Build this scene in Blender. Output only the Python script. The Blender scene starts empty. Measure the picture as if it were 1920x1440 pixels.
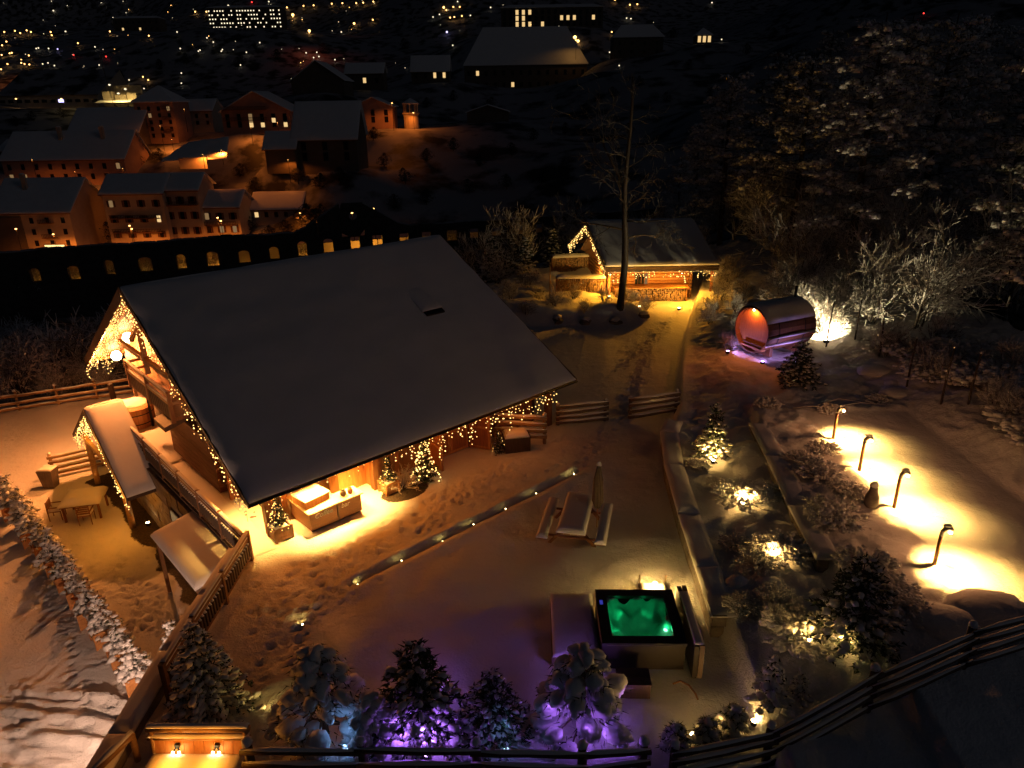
import bpy, math, random
import numpy as np
from mathutils import Vector, Matrix

# ------------------------------------------------------------------ camera, sky, moonless night light
scene = bpy.context.scene
H, FPX, PITCH, ROLL = 14.0, 1333.0, math.radians(21.64), math.radians(-0.9)
_fw = Vector((0, math.cos(PITCH), -math.sin(PITCH)))
_up = Vector((0, math.sin(PITCH), math.cos(PITCH)))
_ri = Vector((1, 0, 0))
_cx = _ri * math.cos(ROLL) + _up * math.sin(ROLL)
_cy = -_ri * math.sin(ROLL) + _up * math.cos(ROLL)
cam = bpy.data.cameras.new("drone_camera")
cam.sensor_width = 36.0
cam.lens = 36.0 * FPX / 1920.0
cam.clip_start, cam.clip_end = 0.1, 9000
cam_o = bpy.data.objects.new("drone_camera", cam)
scene.collection.objects.link(cam_o)
cam_o.matrix_world = Matrix(((_cx.x, _cy.x, -_fw.x, 0), (_cx.y, _cy.y, -_fw.y, 0), (_cx.z, _cy.z, -_fw.z, H), (0, 0, 0, 1)))
scene.camera = cam_o

world = bpy.data.worlds.new("World")
scene.world = world
world.use_nodes = True
wn = world.node_tree
sky = wn.nodes.new("ShaderNodeTexSky")
sky.sky_type = 'NISHITA'
sky.sun_disc = False
sky.sun_elevation = math.radians(24)
sky.sun_rotation = math.radians(120)
wn.nodes["Background"].inputs[1].default_value = 0.0018
wn.links.new(sky.outputs[0], wn.nodes["Background"].inputs[0])
sun = bpy.data.lights.new("night_sun", 'SUN')
sun.energy = 0.017
sun.angle = math.radians(15)
sun.color = (1.0, 0.86, 0.98)
sun_o = bpy.data.objects.new("night_sun", sun)
scene.collection.objects.link(sun_o)
sun_o.rotation_euler = Vector((-.8, .45, -.42)).to_track_quat('-Z', 'Y').to_euler()

vs = scene.view_settings
vs.view_transform, vs.look, vs.exposure, vs.gamma = 'Standard', 'None', 0.0, 1.0
vs.use_curve_mapping = False
scene.render.engine = 'CYCLES'
cy = scene.cycles
cy.use_denoising = True
cy.max_bounces, cy.diffuse_bounces, cy.glossy_bounces, cy.transmission_bounces, cy.transparent_max_bounces = 5, 3, 2, 4, 6
cy.caustics_reflective = cy.caustics_refractive = False
cy.sample_clamp_indirect = 25.0
cy.use_light_tree = True

# ------------------------------------------------------------------ helpers
rng = random.Random(7)
COL = scene.collection
E1 = np.array([-8.426, 19.606]); ANG = 0.742484
DX = np.array([math.cos(ANG), math.sin(ANG)]); NX = np.array([-math.sin(ANG), math.cos(ANG)])
def C(s, t, z=0.0):
    q = E1 + DX * s + NX * t
    return Vector((q[0], q[1], z))
def loc_st(x, y):
    d = np.array([x, y]) - E1
    return float(d @ DX), float(d @ NX)
def ray(px, py):
    u, v = (px - 960) / FPX, (720 - py) / FPX
    return (_cx * u + _cy * v + _fw)
def g(px, py, z=0.0):
    d = ray(px, py); k = (z - H) / d.z
    return Vector((d.x * k, d.y * k, z))
def gd(px, py, Y):
    d = ray(px, py); k = Y / d.y
    return Vector((d.x * k, Y, H + d.z * k))

def sstep(a, b, x):
    q = np.clip((x - a) / (b - a), 0, 1)
    return q * q * (3 - 2 * q)
def vnoise(X, Y, seed=0):
    xi = np.floor(X).astype(np.int64); yi = np.floor(Y).astype(np.int64)
    fx, fy = X - xi, Y - yi
    fx, fy = fx * fx * (3 - 2 * fx), fy * fy * (3 - 2 * fy)
    def hsh(a, b):
        n = (a * 374761393 + b * 668265263 + seed * 974711) & 0x7fffffff
        n = ((n ^ (n >> 13)) * 1274126177) & 0x7fffffff
        return ((n ^ (n >> 16)) & 0xffff) / 65535.0
    a, b, c, d = hsh(xi, yi), hsh(xi + 1, yi), hsh(xi, yi + 1), hsh(xi + 1, yi + 1)
    return (a * (1 - fx) + b * fx) * (1 - fy) + (c * (1 - fx) + d * fx) * fy - 0.5

# ------------------------------------------------------------------ materials
MATS = {}
def nmat(name):
    m = bpy.data.materials.new(name); m.use_nodes = True
    MATS[name] = m
    return m, m.node_tree, m.node_tree.nodes["Principled BSDF"]
def coords(nt, scale=1.0, kind="Object", stretch=(1, 1, 1)):
    tc = nt.nodes.new("ShaderNodeTexCoord"); mp = nt.nodes.new("ShaderNodeMapping")
    mp.inputs["Scale"].default_value = [scale * k for k in stretch]
    nt.links.new(tc.outputs[kind], mp.inputs[0])
    return mp.outputs[0]
def noise(nt, vec, scale, detail=4, rough=0.55):
    n = nt.nodes.new("ShaderNodeTexNoise")
    n.inputs["Scale"].default_value = scale; n.inputs["Detail"].default_value = detail; n.inputs["Roughness"].default_value = rough
    nt.links.new(vec, n.inputs["Vector"])
    return n.outputs[0]
def ramp(nt, fac, stops):
    r = nt.nodes.new("ShaderNodeValToRGB")
    el = r.color_ramp.elements
    while len(el) < len(stops): el.new(0.5)
    for e, (p, c) in zip(el, stops):
        e.position = p; e.color = (*c, 1)
    nt.links.new(fac, r.inputs[0])
    return r.outputs[0]
def bump(nt, b, hgt, strength, dist=0.02, prev=None):
    n = nt.nodes.new("ShaderNodeBump")
    n.inputs["Strength"].default_value = strength; n.inputs["Distance"].default_value = dist
    nt.links.new(hgt, n.inputs["Height"])
    if prev is not None: nt.links.new(prev, n.inputs["Normal"])
    nt.links.new(n.outputs[0], b.inputs["Normal"])
    return n.outputs[0]
def snow_mat(name, col, s1, s2, k1, k2, dirt=None):
    m, nt, b = nmat(name)
    v = coords(nt)
    if dirt:
        c = ramp(nt, noise(nt, v, dirt[0], 5), [(0.40, dirt[1]), (0.52, col)])
    else:
        c = ramp(nt, noise(nt, v, 0.6, 4), [(0.3, tuple(x * 0.93 for x in col)), (0.7, col)])
    nt.links.new(c, b.inputs["Base Color"])
    b.inputs["Roughness"].default_value = 0.65
    b.inputs["Specular IOR Level"].default_value = 0.25
    p = bump(nt, b, noise(nt, v, s1, 5, 0.6), k1, 0.06)
    bump(nt, b, noise(nt, v, s2, 3, 0.6), k2, 0.02, p)
    return m
SNOW = (0.80, 0.81, 0.84)
snow_mat("snow", SNOW, 3.0, 22, 0.35, 0.25)
snow_mat("ground_snow", SNOW, 2.2, 14, 0.55, 0.5)
snow_mat("roof_snow", SNOW, 0.55, 6, 0.5, 0.35)
snow_mat("pine_snow", (0.76, 0.76, 0.79), 4, 18, 0.5, 0.4)
snow_mat("tree_snow", (0.74, 0.76, 0.80), 4, 18, 0.5, 0.4)
def ground_mat():
    m, nt, b = nmat("yard_ground")
    v = coords(nt)
    def attr_mask(name, sc, amt):
        at = nt.nodes.new("ShaderNodeAttribute"); at.attribute_name = name
        ma = nt.nodes.new("ShaderNodeMath"); ma.operation = 'MULTIPLY_ADD'
        nt.links.new(noise(nt, v, sc, 5, .7), ma.inputs[0]); ma.inputs[1].default_value = amt; nt.links.new(at.outputs["Fac"], ma.inputs[2])
        return ramp(nt, ma.outputs[0], [(.5 + amt * .5 - .06, (0, 0, 0)), (.5 + amt * .5 + .06, (1, 1, 1))])
    def mix(f, a, c):
        mx = nt.nodes.new("ShaderNodeMix"); mx.data_type = 'RGBA'
        nt.links.new(f, mx.inputs[0]); nt.links.new(a, mx.inputs[6]); nt.links.new(c, mx.inputs[7]); return mx.outputs[2]
    sn = ramp(nt, noise(nt, v, .6, 4), [(.3, (.74, .75, .78)), (.7, (.80, .81, .84))])
    gr = ramp(nt, noise(nt, v, 13, 5), [(.3, (.016, .012, .009)), (.7, (.075, .055, .04))])
    sc = ramp(nt, noise(nt, v, 4.5, 6, .75), [(.38, (.02, .014, .009)), (.72, (.36, .33, .31))])
    c = mix(attr_mask("bare", 5.0, .5), sn, gr)
    c = mix(attr_mask("scrub", 1.2, .6), c, sc)
    nt.links.new(c, b.inputs["Base Color"])
    b.inputs["Roughness"].default_value = .65; b.inputs["Specular IOR Level"].default_value = .25
    p = bump(nt, b, noise(nt, v, 2.6, 6, .68), .85, .09)
    bump(nt, b, noise(nt, v, 17, 4, .7), .85, .03, p)
ground_mat()
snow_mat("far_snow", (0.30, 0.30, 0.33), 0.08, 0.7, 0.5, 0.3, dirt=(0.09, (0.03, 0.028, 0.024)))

def wood_mat(name, c1, c2, stretch=(1, 1, 12), scale=3.0, rough=0.6):
    m, nt, b = nmat(name)
    v = coords(nt, 1.0, "Object", stretch)
    nf = noise(nt, v, scale, 6, 0.65)
    nt.links.new(ramp(nt, nf, [(0.3, c1), (0.7, c2)]), b.inputs["Base Color"])
    b.inputs["Roughness"].default_value = rough
    bump(nt, b, nf, 0.4, 0.01)
    return m
wood_mat("wood_brown", (0.13, 0.055, 0.02), (0.26, 0.12, 0.045), (6, 6, 0.7))
wood_mat("wood_red", (0.22, 0.075, 0.025), (0.36, 0.14, 0.05), (6, 6, 0.7))
wood_mat("wood_board", (0.12, 0.05, 0.018), (0.24, 0.105, 0.04), (0.7, 0.7, 9))
wood_mat("wood_log", (0.26, 0.15, 0.07), (0.42, 0.27, 0.13), (1.2, 1.2, 6))
wood_mat("wood_orange", (0.36, 0.15, 0.045), (0.52, 0.26, 0.09), (6, 6, 0.8))
wood_mat("wood_dark", (0.035, 0.02, 0.012), (0.085, 0.05, 0.03), (5, 5, 0.8))
wood_mat("wood_grey", (0.09, 0.065, 0.05), (0.17, 0.125, 0.09), (5, 5, 0.8))
wood_mat("bark", (0.03, 0.02, 0.014), (0.09, 0.065, 0.045), (4, 4, 0.8), 4)
wood_mat("firewood", (0.16, 0.08, 0.035), (0.42, 0.27, 0.14), (7, 7, 7), 2)
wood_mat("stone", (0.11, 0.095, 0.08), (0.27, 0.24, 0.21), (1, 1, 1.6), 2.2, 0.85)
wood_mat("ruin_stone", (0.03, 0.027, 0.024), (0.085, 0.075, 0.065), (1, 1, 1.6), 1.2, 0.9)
wood_mat("plaster", (0.40, 0.33, 0.26), (0.50, 0.43, 0.35), (1, 1, 1), 0.5, 0.9)
wood_mat("plaster_dark", (0.10, 0.085, 0.07), (0.15, 0.125, 0.10), (1, 1, 1), 0.5, 0.9)
wood_mat("plaster_pink", (0.36, 0.22, 0.17), (0.45, 0.28, 0.22), (1, 1, 1), 0.5, 0.9)
wood_mat("scrub", (0.02, 0.014, 0.009), (0.30, 0.27, 0.25), (1, 1, 1), 5, 0.9)
wood_mat("gravel", (0.018, 0.014, 0.011), (0.07, 0.055, 0.045), (1, 1, 1), 14, 0.9)
wood_mat("needle", (0.010, 0.022, 0.010), (0.035, 0.062, 0.026), (1, 1, 1), 3, 0.7)
wood_mat("needle_lit", (0.02, 0.05, 0.018), (0.06, 0.11, 0.035), (1, 1, 1), 3, 0.7)
wood_mat("far_foliage", (0.010, 0.012, 0.010), (0.05, 0.05, 0.045), (1, 1, 1), 0.8, 0.9)
def plain(name, col, rough=0.5, metal=0.0):
    m, nt, b = nmat(name)
    v = coords(nt)
    nt.links.new(ramp(nt, noise(nt, v, 5, 4), [(0.3, tuple(x * 0.8 for x in col)), (0.7, col)]), b.inputs["Base Color"])
    b.inputs["Roughness"].default_value = rough; b.inputs["Metallic"].default_value = metal
    return m
plain("black_metal", (0.02, 0.02, 0.022), 0.45, 0.6)
plain("grey_metal", (0.25, 0.24, 0.23), 0.4, 0.8)
plain("tub_cabinet", (0.022, 0.018, 0.015), 0.5)
plain("tub_rim", (0.03, 0.034, 0.036), 0.3)
plain("tub_shell", (0.55, 0.62, 0.58), 0.25)
plain("canvas", (0.13, 0.10, 0.07), 0.9)
plain("dark_window", (0.012, 0.012, 0.014), 0.12)
plain("shutter", (0.10, 0.04, 0.02), 0.6)
plain("white_paint", (0.7, 0.68, 0.64), 0.6)
plain("terracotta", (0.32, 0.13, 0.06), 0.7)
plain("fur_cloth", (0.62, 0.52, 0.36), 0.95)
plain("glass_panel", (0.03, 0.045, 0.05), 0.1)

# frosted bark: snow lies on whatever faces up
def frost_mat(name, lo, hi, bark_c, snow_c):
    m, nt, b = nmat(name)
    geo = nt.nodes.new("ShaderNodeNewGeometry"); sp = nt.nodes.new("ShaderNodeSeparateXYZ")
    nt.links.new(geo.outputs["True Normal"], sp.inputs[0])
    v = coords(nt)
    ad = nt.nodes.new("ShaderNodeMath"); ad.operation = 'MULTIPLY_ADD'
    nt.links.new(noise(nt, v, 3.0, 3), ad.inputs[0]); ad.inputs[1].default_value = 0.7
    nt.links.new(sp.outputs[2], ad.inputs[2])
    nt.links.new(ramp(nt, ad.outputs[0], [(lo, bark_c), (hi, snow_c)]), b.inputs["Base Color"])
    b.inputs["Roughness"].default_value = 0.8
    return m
frost_mat("frost_bark", 0.42, 0.60, (0.05, 0.036, 0.026), (0.68, 0.68, 0.70))
frost_mat("frost_twig", 0.05, 0.35, (0.10, 0.08, 0.065), (0.66, 0.66, 0.68))
frost_mat("frost_needle", 0.30, 0.85, (0.05, 0.052, 0.04), (0.60, 0.60, 0.62))
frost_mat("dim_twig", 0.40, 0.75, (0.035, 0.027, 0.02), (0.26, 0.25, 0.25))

def emit(name, col, strength):
    m = bpy.data.materials.new(name); m.use_nodes = True
    nt = m.node_tree; nt.nodes.clear()
    e = nt.nodes.new("ShaderNodeEmission"); o = nt.nodes.new("ShaderNodeOutputMaterial")
    e.inputs[0].default_value = (*col, 1); e.inputs[1].default_value = strength
    nt.links.new(e.outputs[0], o.inputs[0])
    m.cycles.emission_sampling = 'NONE'
    MATS[name] = m
    return m
WARM = (1.0, 0.31, 0.025); GOLD = (1.0, 0.19, 0.012); SODIUM = (1.0, 0.23, 0.025)
emit("bulb_warm", (1.0, 0.58, 0.16), 4.5)
emit("bulb_bright", (1.0, 0.72, 0.30), 40.0)
emit("lamp_white", (1.0, 0.93, 0.78), 30.0)
emit("lamp_purple", (0.62, 0.36, 1.0), 14.0)
emit("lamp_blue", (0.45, 0.70, 1.0), 8.0)
emit("lamp_green", (0.35, 1.0, 0.62), 6.0)
emit("lamp_bluedisp", (0.05, 0.06, 0.5), 0.6)
emit("street_orange", (1.0, 0.50, 0.14), 6.0)
emit("street_white", (1.0, 0.84, 0.55), 1.6)
emit("street_red", (1.0, 0.05, 0.04), 3.0)
emit("street_blue", (0.55, 0.5, 1.0), 2.5)
emit("window_warm", (1.0, 0.66, 0.28), .9)
emit("window_dim", (1.0, 0.60, 0.26), 0.22)
emit("window_shop", (1.0, 0.72, 0.25), 2.0)

# water: light of the tub's own lamps comes through it
m = bpy.data.materials.new("tub_water"); m.use_nodes = True; MATS["tub_water"] = m
nt = m.node_tree; nt.nodes.clear()
tr = nt.nodes.new("ShaderNodeBsdfTransparent"); tr.inputs[0].default_value = (0.55, 0.95, 0.75, 1)
gl = nt.nodes.new("ShaderNodeBsdfGlossy"); gl.inputs["Roughness"].default_value = 0.08
fr = nt.nodes.new("ShaderNodeFresnel"); fr.inputs[0].default_value = 1.33
mx = nt.nodes.new("ShaderNodeMixShader"); oo = nt.nodes.new("ShaderNodeOutputMaterial")
nt.links.new(fr.outputs[0], mx.inputs[0]); nt.links.new(tr.outputs[0], mx.inputs[1]); nt.links.new(gl.outputs[0], mx.inputs[2])
nt.links.new(mx.outputs[0], oo.inputs[0])
bm_ = nt.nodes.new("ShaderNodeBump"); bm_.inputs["Strength"].default_value = 0.3
nt.links.new(noise(nt, coords(nt), 5, 3), bm_.inputs["Height"])
nt.links.new(bm_.outputs[0], gl.inputs["Normal"]); nt.links.new(bm_.outputs[0], fr.inputs["Normal"])

# ------------------------------------------------------------------ mesh collector
BOXF = [(0, 3, 2, 1), (4, 5, 6, 7), (0, 1, 5, 4), (1, 2, 6, 5), (2, 3, 7, 6), (3, 0, 4, 7)]
class MB:
    def __init__(self): self.v, self.f, self.mi = [], [], []
    def add(self, vs_, fs_, m=0):
        o = len(self.v)
        self.v.extend(tuple(p) for p in vs_)
        for q in fs_:
            self.f.append(tuple(i + o for i in q)); self.mi.append(m)
        return self
    def box(self, x0, x1, y0, y1, z0, z1, m=0):
        return self.add([(x0, y0, z0), (x1, y0, z0), (x1, y1, z0), (x0, y1, z0), (x0, y0, z1), (x1, y0, z1), (x1, y1, z1), (x0, y1, z1)], BOXF, m)
    def hexa(self, lo, hi, m=0): return self.add(list(lo) + list(hi), BOXF, m)
    def beam(self, p0, p1, w, h, m=0, up=(0, 0, 1)):
        p0, p1 = Vector(p0), Vector(p1)
        d = (p1 - p0).normalized(); u = Vector(up)
        sd = d.cross(u)
        if sd.length < 1e-4: sd = d.cross(Vector((1, 0, 0)))
        sd.normalize(); u = sd.cross(d)
        a, b = sd * (w / 2), u * (h / 2)
        return self.add([p0 - a - b, p0 + a - b, p1 + a - b, p1 - a - b, p0 - a + b, p0 + a + b, p1 + a + b, p1 - a + b], BOXF, m)
    def tube(self, p0, p1, r0, r1=None, n=8, m=0, cap=True):
        r1 = r0 if r1 is None else r1
        p0, p1 = Vector(p0), Vector(p1)
        d = (p1 - p0).normalized()
        a = d.orthogonal().normalized(); b = d.cross(a)
        vs_ = []
        for p, r in ((p0, r0), (p1, r1)):
            for k in range(n):
                q = 2 * math.pi * k / n
                vs_.append(p + a * (r * math.cos(q)) + b * (r * math.sin(q)))
        fs_ = [(k, (k + 1) % n, n + (k + 1) % n, n + k) for k in range(n)]
        if cap: fs_ += [tuple(range(n - 1, -1, -1)), tuple(range(n, 2 * n))]
        return self.add(vs_, fs_, m)
    def path(self, pts, radii, n=6, m=0):
        pts = [Vector(p) for p in pts]
        vs_, fs_ = [], []
        pa = None
        for i, p in enumerate(pts):
            d = (pts[min(i + 1, len(pts) - 1)] - pts[max(i - 1, 0)]).normalized()
            a = d.orthogonal().normalized() if pa is None else (pa - d * pa.dot(d)).normalized()
            pa = a; b = d.cross(a)
            for k in range(n):
                q = 2 * math.pi * k / n
                vs_.append(p + a * (radii[i] * math.cos(q)) + b * (radii[i] * math.sin(q)))
        for i in range(len(pts) - 1):
            for k in range(n):
                fs_.append((i * n + k, i * n + (k + 1) % n, (i + 1) * n + (k + 1) % n, (i + 1) * n + k))
        fs_ += [tuple(range(n - 1, -1, -1)), tuple(range((len(pts) - 1) * n, len(pts) * n))]
        return self.add(vs_, fs_, m)
    def dome(self, c, rx, ry, rz, seed=None, n=8, rings=3, rough=0.2, base=-0.25, m=0, rot=0.0):
        r = seed if isinstance(seed, random.Random) else random.Random(seed)
        c = Vector(c); vs_, fs_ = [c + Vector((0, 0, rz))], []
        cr, sr = math.cos(rot), math.sin(rot)
        for i in range(1, rings + 1):
            a = (math.pi / 2) * i / rings
            for k in range(n):
                q = 2 * math.pi * (k + 0.5 * (i % 2)) / n
                j = 1 + r.uniform(-rough, rough)
                x, y = rx * math.sin(a) * math.cos(q) * j, ry * math.sin(a) * math.sin(q) * j
                z = rz * math.cos(a) * (1 + r.uniform(-rough, rough) * 0.5) + (base * rz if i == rings else 0)
                vs_.append(c + Vector((x * cr - y * sr, x * sr + y * cr, z)))
        for k in range(n): fs_.append((0, 1 + k, 1 + (k + 1) % n))
        for i in range(rings - 1):
            o0, o1 = 1 + i * n, 1 + (i + 1) * n
            for k in range(n): fs_.append((o0 + k, o1 + k, o1 + (k + 1) % n, o0 + (k + 1) % n))
        fs_.append(tuple(1 + (rings - 1) * n + k for k in range(n - 1, -1, -1)))
        return self.add(vs_, fs_, m)
    def lathe(self, prof, n=16, c=(0, 0, 0), m=0, axis=None):
        vs_, fs_ = [], []
        for r, z in prof:
            for k in range(n):
                q = 2 * math.pi * k / n
                p = Vector((r * math.cos(q), r * math.sin(q), z))
                vs_.append(Vector(c) + (axis @ p if axis else p))
        for i in range(len(prof) - 1):
            for k in range(n):
                fs_.append((i * n + k, i * n + (k + 1) % n, (i + 1) * n + (k + 1) % n, (i + 1) * n + k))
        fs_ += [tuple(range(n - 1, -1, -1)), tuple(range((len(prof) - 1) * n, len(prof) * n))]
        return self.add(vs_, fs_, m)
    def octa(self, c, r, m=0):
        x, y, z = c
        return self.add([(x + r, y, z), (x - r, y, z), (x, y + r, z), (x, y - r, z), (x, y, z + r), (x, y, z - r)],
                        [(0, 2, 4), (2, 1, 4), (1, 3, 4), (3, 0, 4), (2, 0, 5), (1, 2, 5), (3, 1, 5), (0, 3, 5)], m)
    def mesh(self, name, mats, smooth=False):
        me = bpy.data.meshes.new(name)
        me.from_pydata(self.v, [], self.f)
        for q in (mats if isinstance(mats, (list, tuple)) else [mats]): me.materials.append(MATS[q])
        if any(self.mi): me.polygons.foreach_set("material_index", self.mi)
        if smooth: me.polygons.foreach_set("use_smooth", [True] * len(me.polygons))
        me.update()
        return me
    def build(self, name, mats, parent=None, smooth=False, kind=None):
        return place(name, self.mesh(name, mats, smooth), parent, kind)
def place(name, me, parent=None, kind=None, loc=None, rz=0, sc=None):
    o = bpy.data.objects.new(name, me); COL.objects.link(o)
    if parent is not None: o.parent = parent
    if loc is not None: o.location = loc
    if rz: o.rotation_euler = (0, 0, rz)
    if sc is not None: o.scale = (sc, sc, sc) if isinstance(sc, (int, float)) else sc
    if kind: o["kind"] = kind
    return o
def tag(o, label, cat, group=None):
    o["label"], o["category"] = label, cat
    if group: o["group"] = group
    return o
def thing(name, label, cat, loc=(0, 0, 0), rz=0.0, group=None, sc=None):
    o = bpy.data.objects.new(name, None); COL.objects.link(o)
    o.location = loc; o.rotation_euler = (0, 0, rz); o.empty_display_size = 0.2
    if sc is not None: o.scale = (sc, sc, sc)
    return tag(o, label, cat, group)
def dup(root, loc, rz=0.0, sc=None, label=None, group=None):
    r = root.copy(); COL.objects.link(r); r.location = loc; r.rotation_euler = (0, 0, rz)
    if sc is not None: r.scale = (sc, sc, sc)
    if label: r["label"] = label
    if group: r["group"] = group
    for ch in root.children:
        c = ch.copy(); COL.objects.link(c); c.parent = r
        for q in ch.children:
            d = q.copy(); COL.objects.link(d); d.parent = c
    return r
def light(kind, parent, loc, power, col, radius=0.05, aim=None, cone=120, blend=0.4, name="glow", size=None):
    L = bpy.data.lights.new(name, kind)
    L.energy, L.color = power, col
    if kind in ('POINT', 'SPOT'): L.shadow_soft_size = radius
    if kind == 'SPOT': L.spot_size, L.spot_blend = math.radians(cone), blend
    if kind == 'AREA':
        L.shape = 'RECTANGLE'; L.size, L.size_y = size
    o = bpy.data.objects.new(name, L); COL.objects.link(o)
    if parent is not None: o.parent = parent
    o.location = loc
    if aim is not None: o.rotation_euler = Vector(aim).to_track_quat('-Z', 'Y').to_euler()
    return o
# ------------------------------------------------------------------ terrain
# facade foot of every house of the town: (left px, right px, foot py, distance) -> the hillside passes under them
HOUSE = dict(
    shop=(2, 148, 476, 165), row_a=(212, 322, 463, 168), row_b=(318, 386, 456, 170), row_c=(384, 456, 452, 172), row_d=(474, 566, 416, 180),
    long_pale=(14, 242, 348, 205), apartment=(264, 336, 268, 235), big_chalet=(420, 548, 246, 225), snow_roof=(554, 672, 312, 190),
    low_shed=(498, 554, 294, 188), gable=(664, 738, 238, 245), tower=(756, 790, 238, 247), hut_dark=(876, 954, 226, 260), barn=(872, 1100, 172, 430),
    school=(940, 1130, 52, 640), hospital=(394, 530, 56, 820), pair=(772, 842, 152, 340), dark_roofs=(548, 646, 172, 275), depot=(0, 188, 202, 430),
    villa=(1150, 1242, 108, 430), hotel=(216, 302, 62, 950), roofs_mid=(132, 262, 262, 228), dim_house=(344, 402, 244, 250), kiosk=(1306, 1334, 82, 420),
    roof_left=(0, 60, 300, 215), small_dark=(650, 720, 168, 330))
_ctl = []
for k_, (a_, b_, y_, d_) in HOUSE.items():
    p_ = gd((a_ + b_) / 2, y_ + 2, d_ + 3); _ctl.append((p_.x, p_.y, p_.z))
for p_ in ((-80, 82, -10), (-40, 90, -10.5), (0, 95, -10.5), (20, 100, -10), (-80, 74, -9), (-40, 80, -9.5), (0, 85, -9.5), (-80, 105, -13), (-40, 112, -14), (0, 118, -13), (30, 120, -8),
           (-70, 150, -21), (-30, 152, -21), (0, 150, -19), (30, 160, -10), (60, 110, 4), (60, 160, 6), (45, 80, 2), (35, 66, 1.5), (90, 90, 12), (120, 140, 24),
           (30, 220, 2), (80, 230, 14), (60, 330, 26), (140, 300, 40), (200, 200, 45), (-150, 100, -14), (-150, 160, -21), (-220, 250, 0), (-300, 430, 18),
           (60, 62, 5), (90, 40, 10), (60, 20, 6), (-60, 60, -7), (-90, 40, -7), (-60, 20, -3.4), (-60, 0, -3),
           (-600, 900, 80), (0, 900, 110), (500, 900, 150), (250, 430, 60), (-900, 1500, 150), (0, 1500, 230), (700, 1500, 280), (-400, 1900, 400), (250, 1900, 430), (-900, 2000, 390), (-1300, 2300, 480), (0, 2300, 560), (1300, 2300, 520), (1200, 800, 240), (-1200, 800, 90)):
    _ctl.append(p_)
_ctl = np.array(_ctl)
def far_h(X, Y):
    X, Y = np.asarray(X, float), np.asarray(Y, float)
    num = np.zeros_like(X); den = np.zeros_like(X)
    for cx, cyy, cz in _ctl:
        w = 1.0 / ((X - cx) ** 2 + (Y - cyy) ** 2 + 6.0) ** 1.7
        num += w * cz; den += w
    return num / den
_LX = [-90, -60, -30.9, -24.4, -10, 0, 4, 20, 34, 60]
_LY = [16, 28, 40.2, 43.2, 48, 56, 64, 67, 70, 74]
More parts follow.
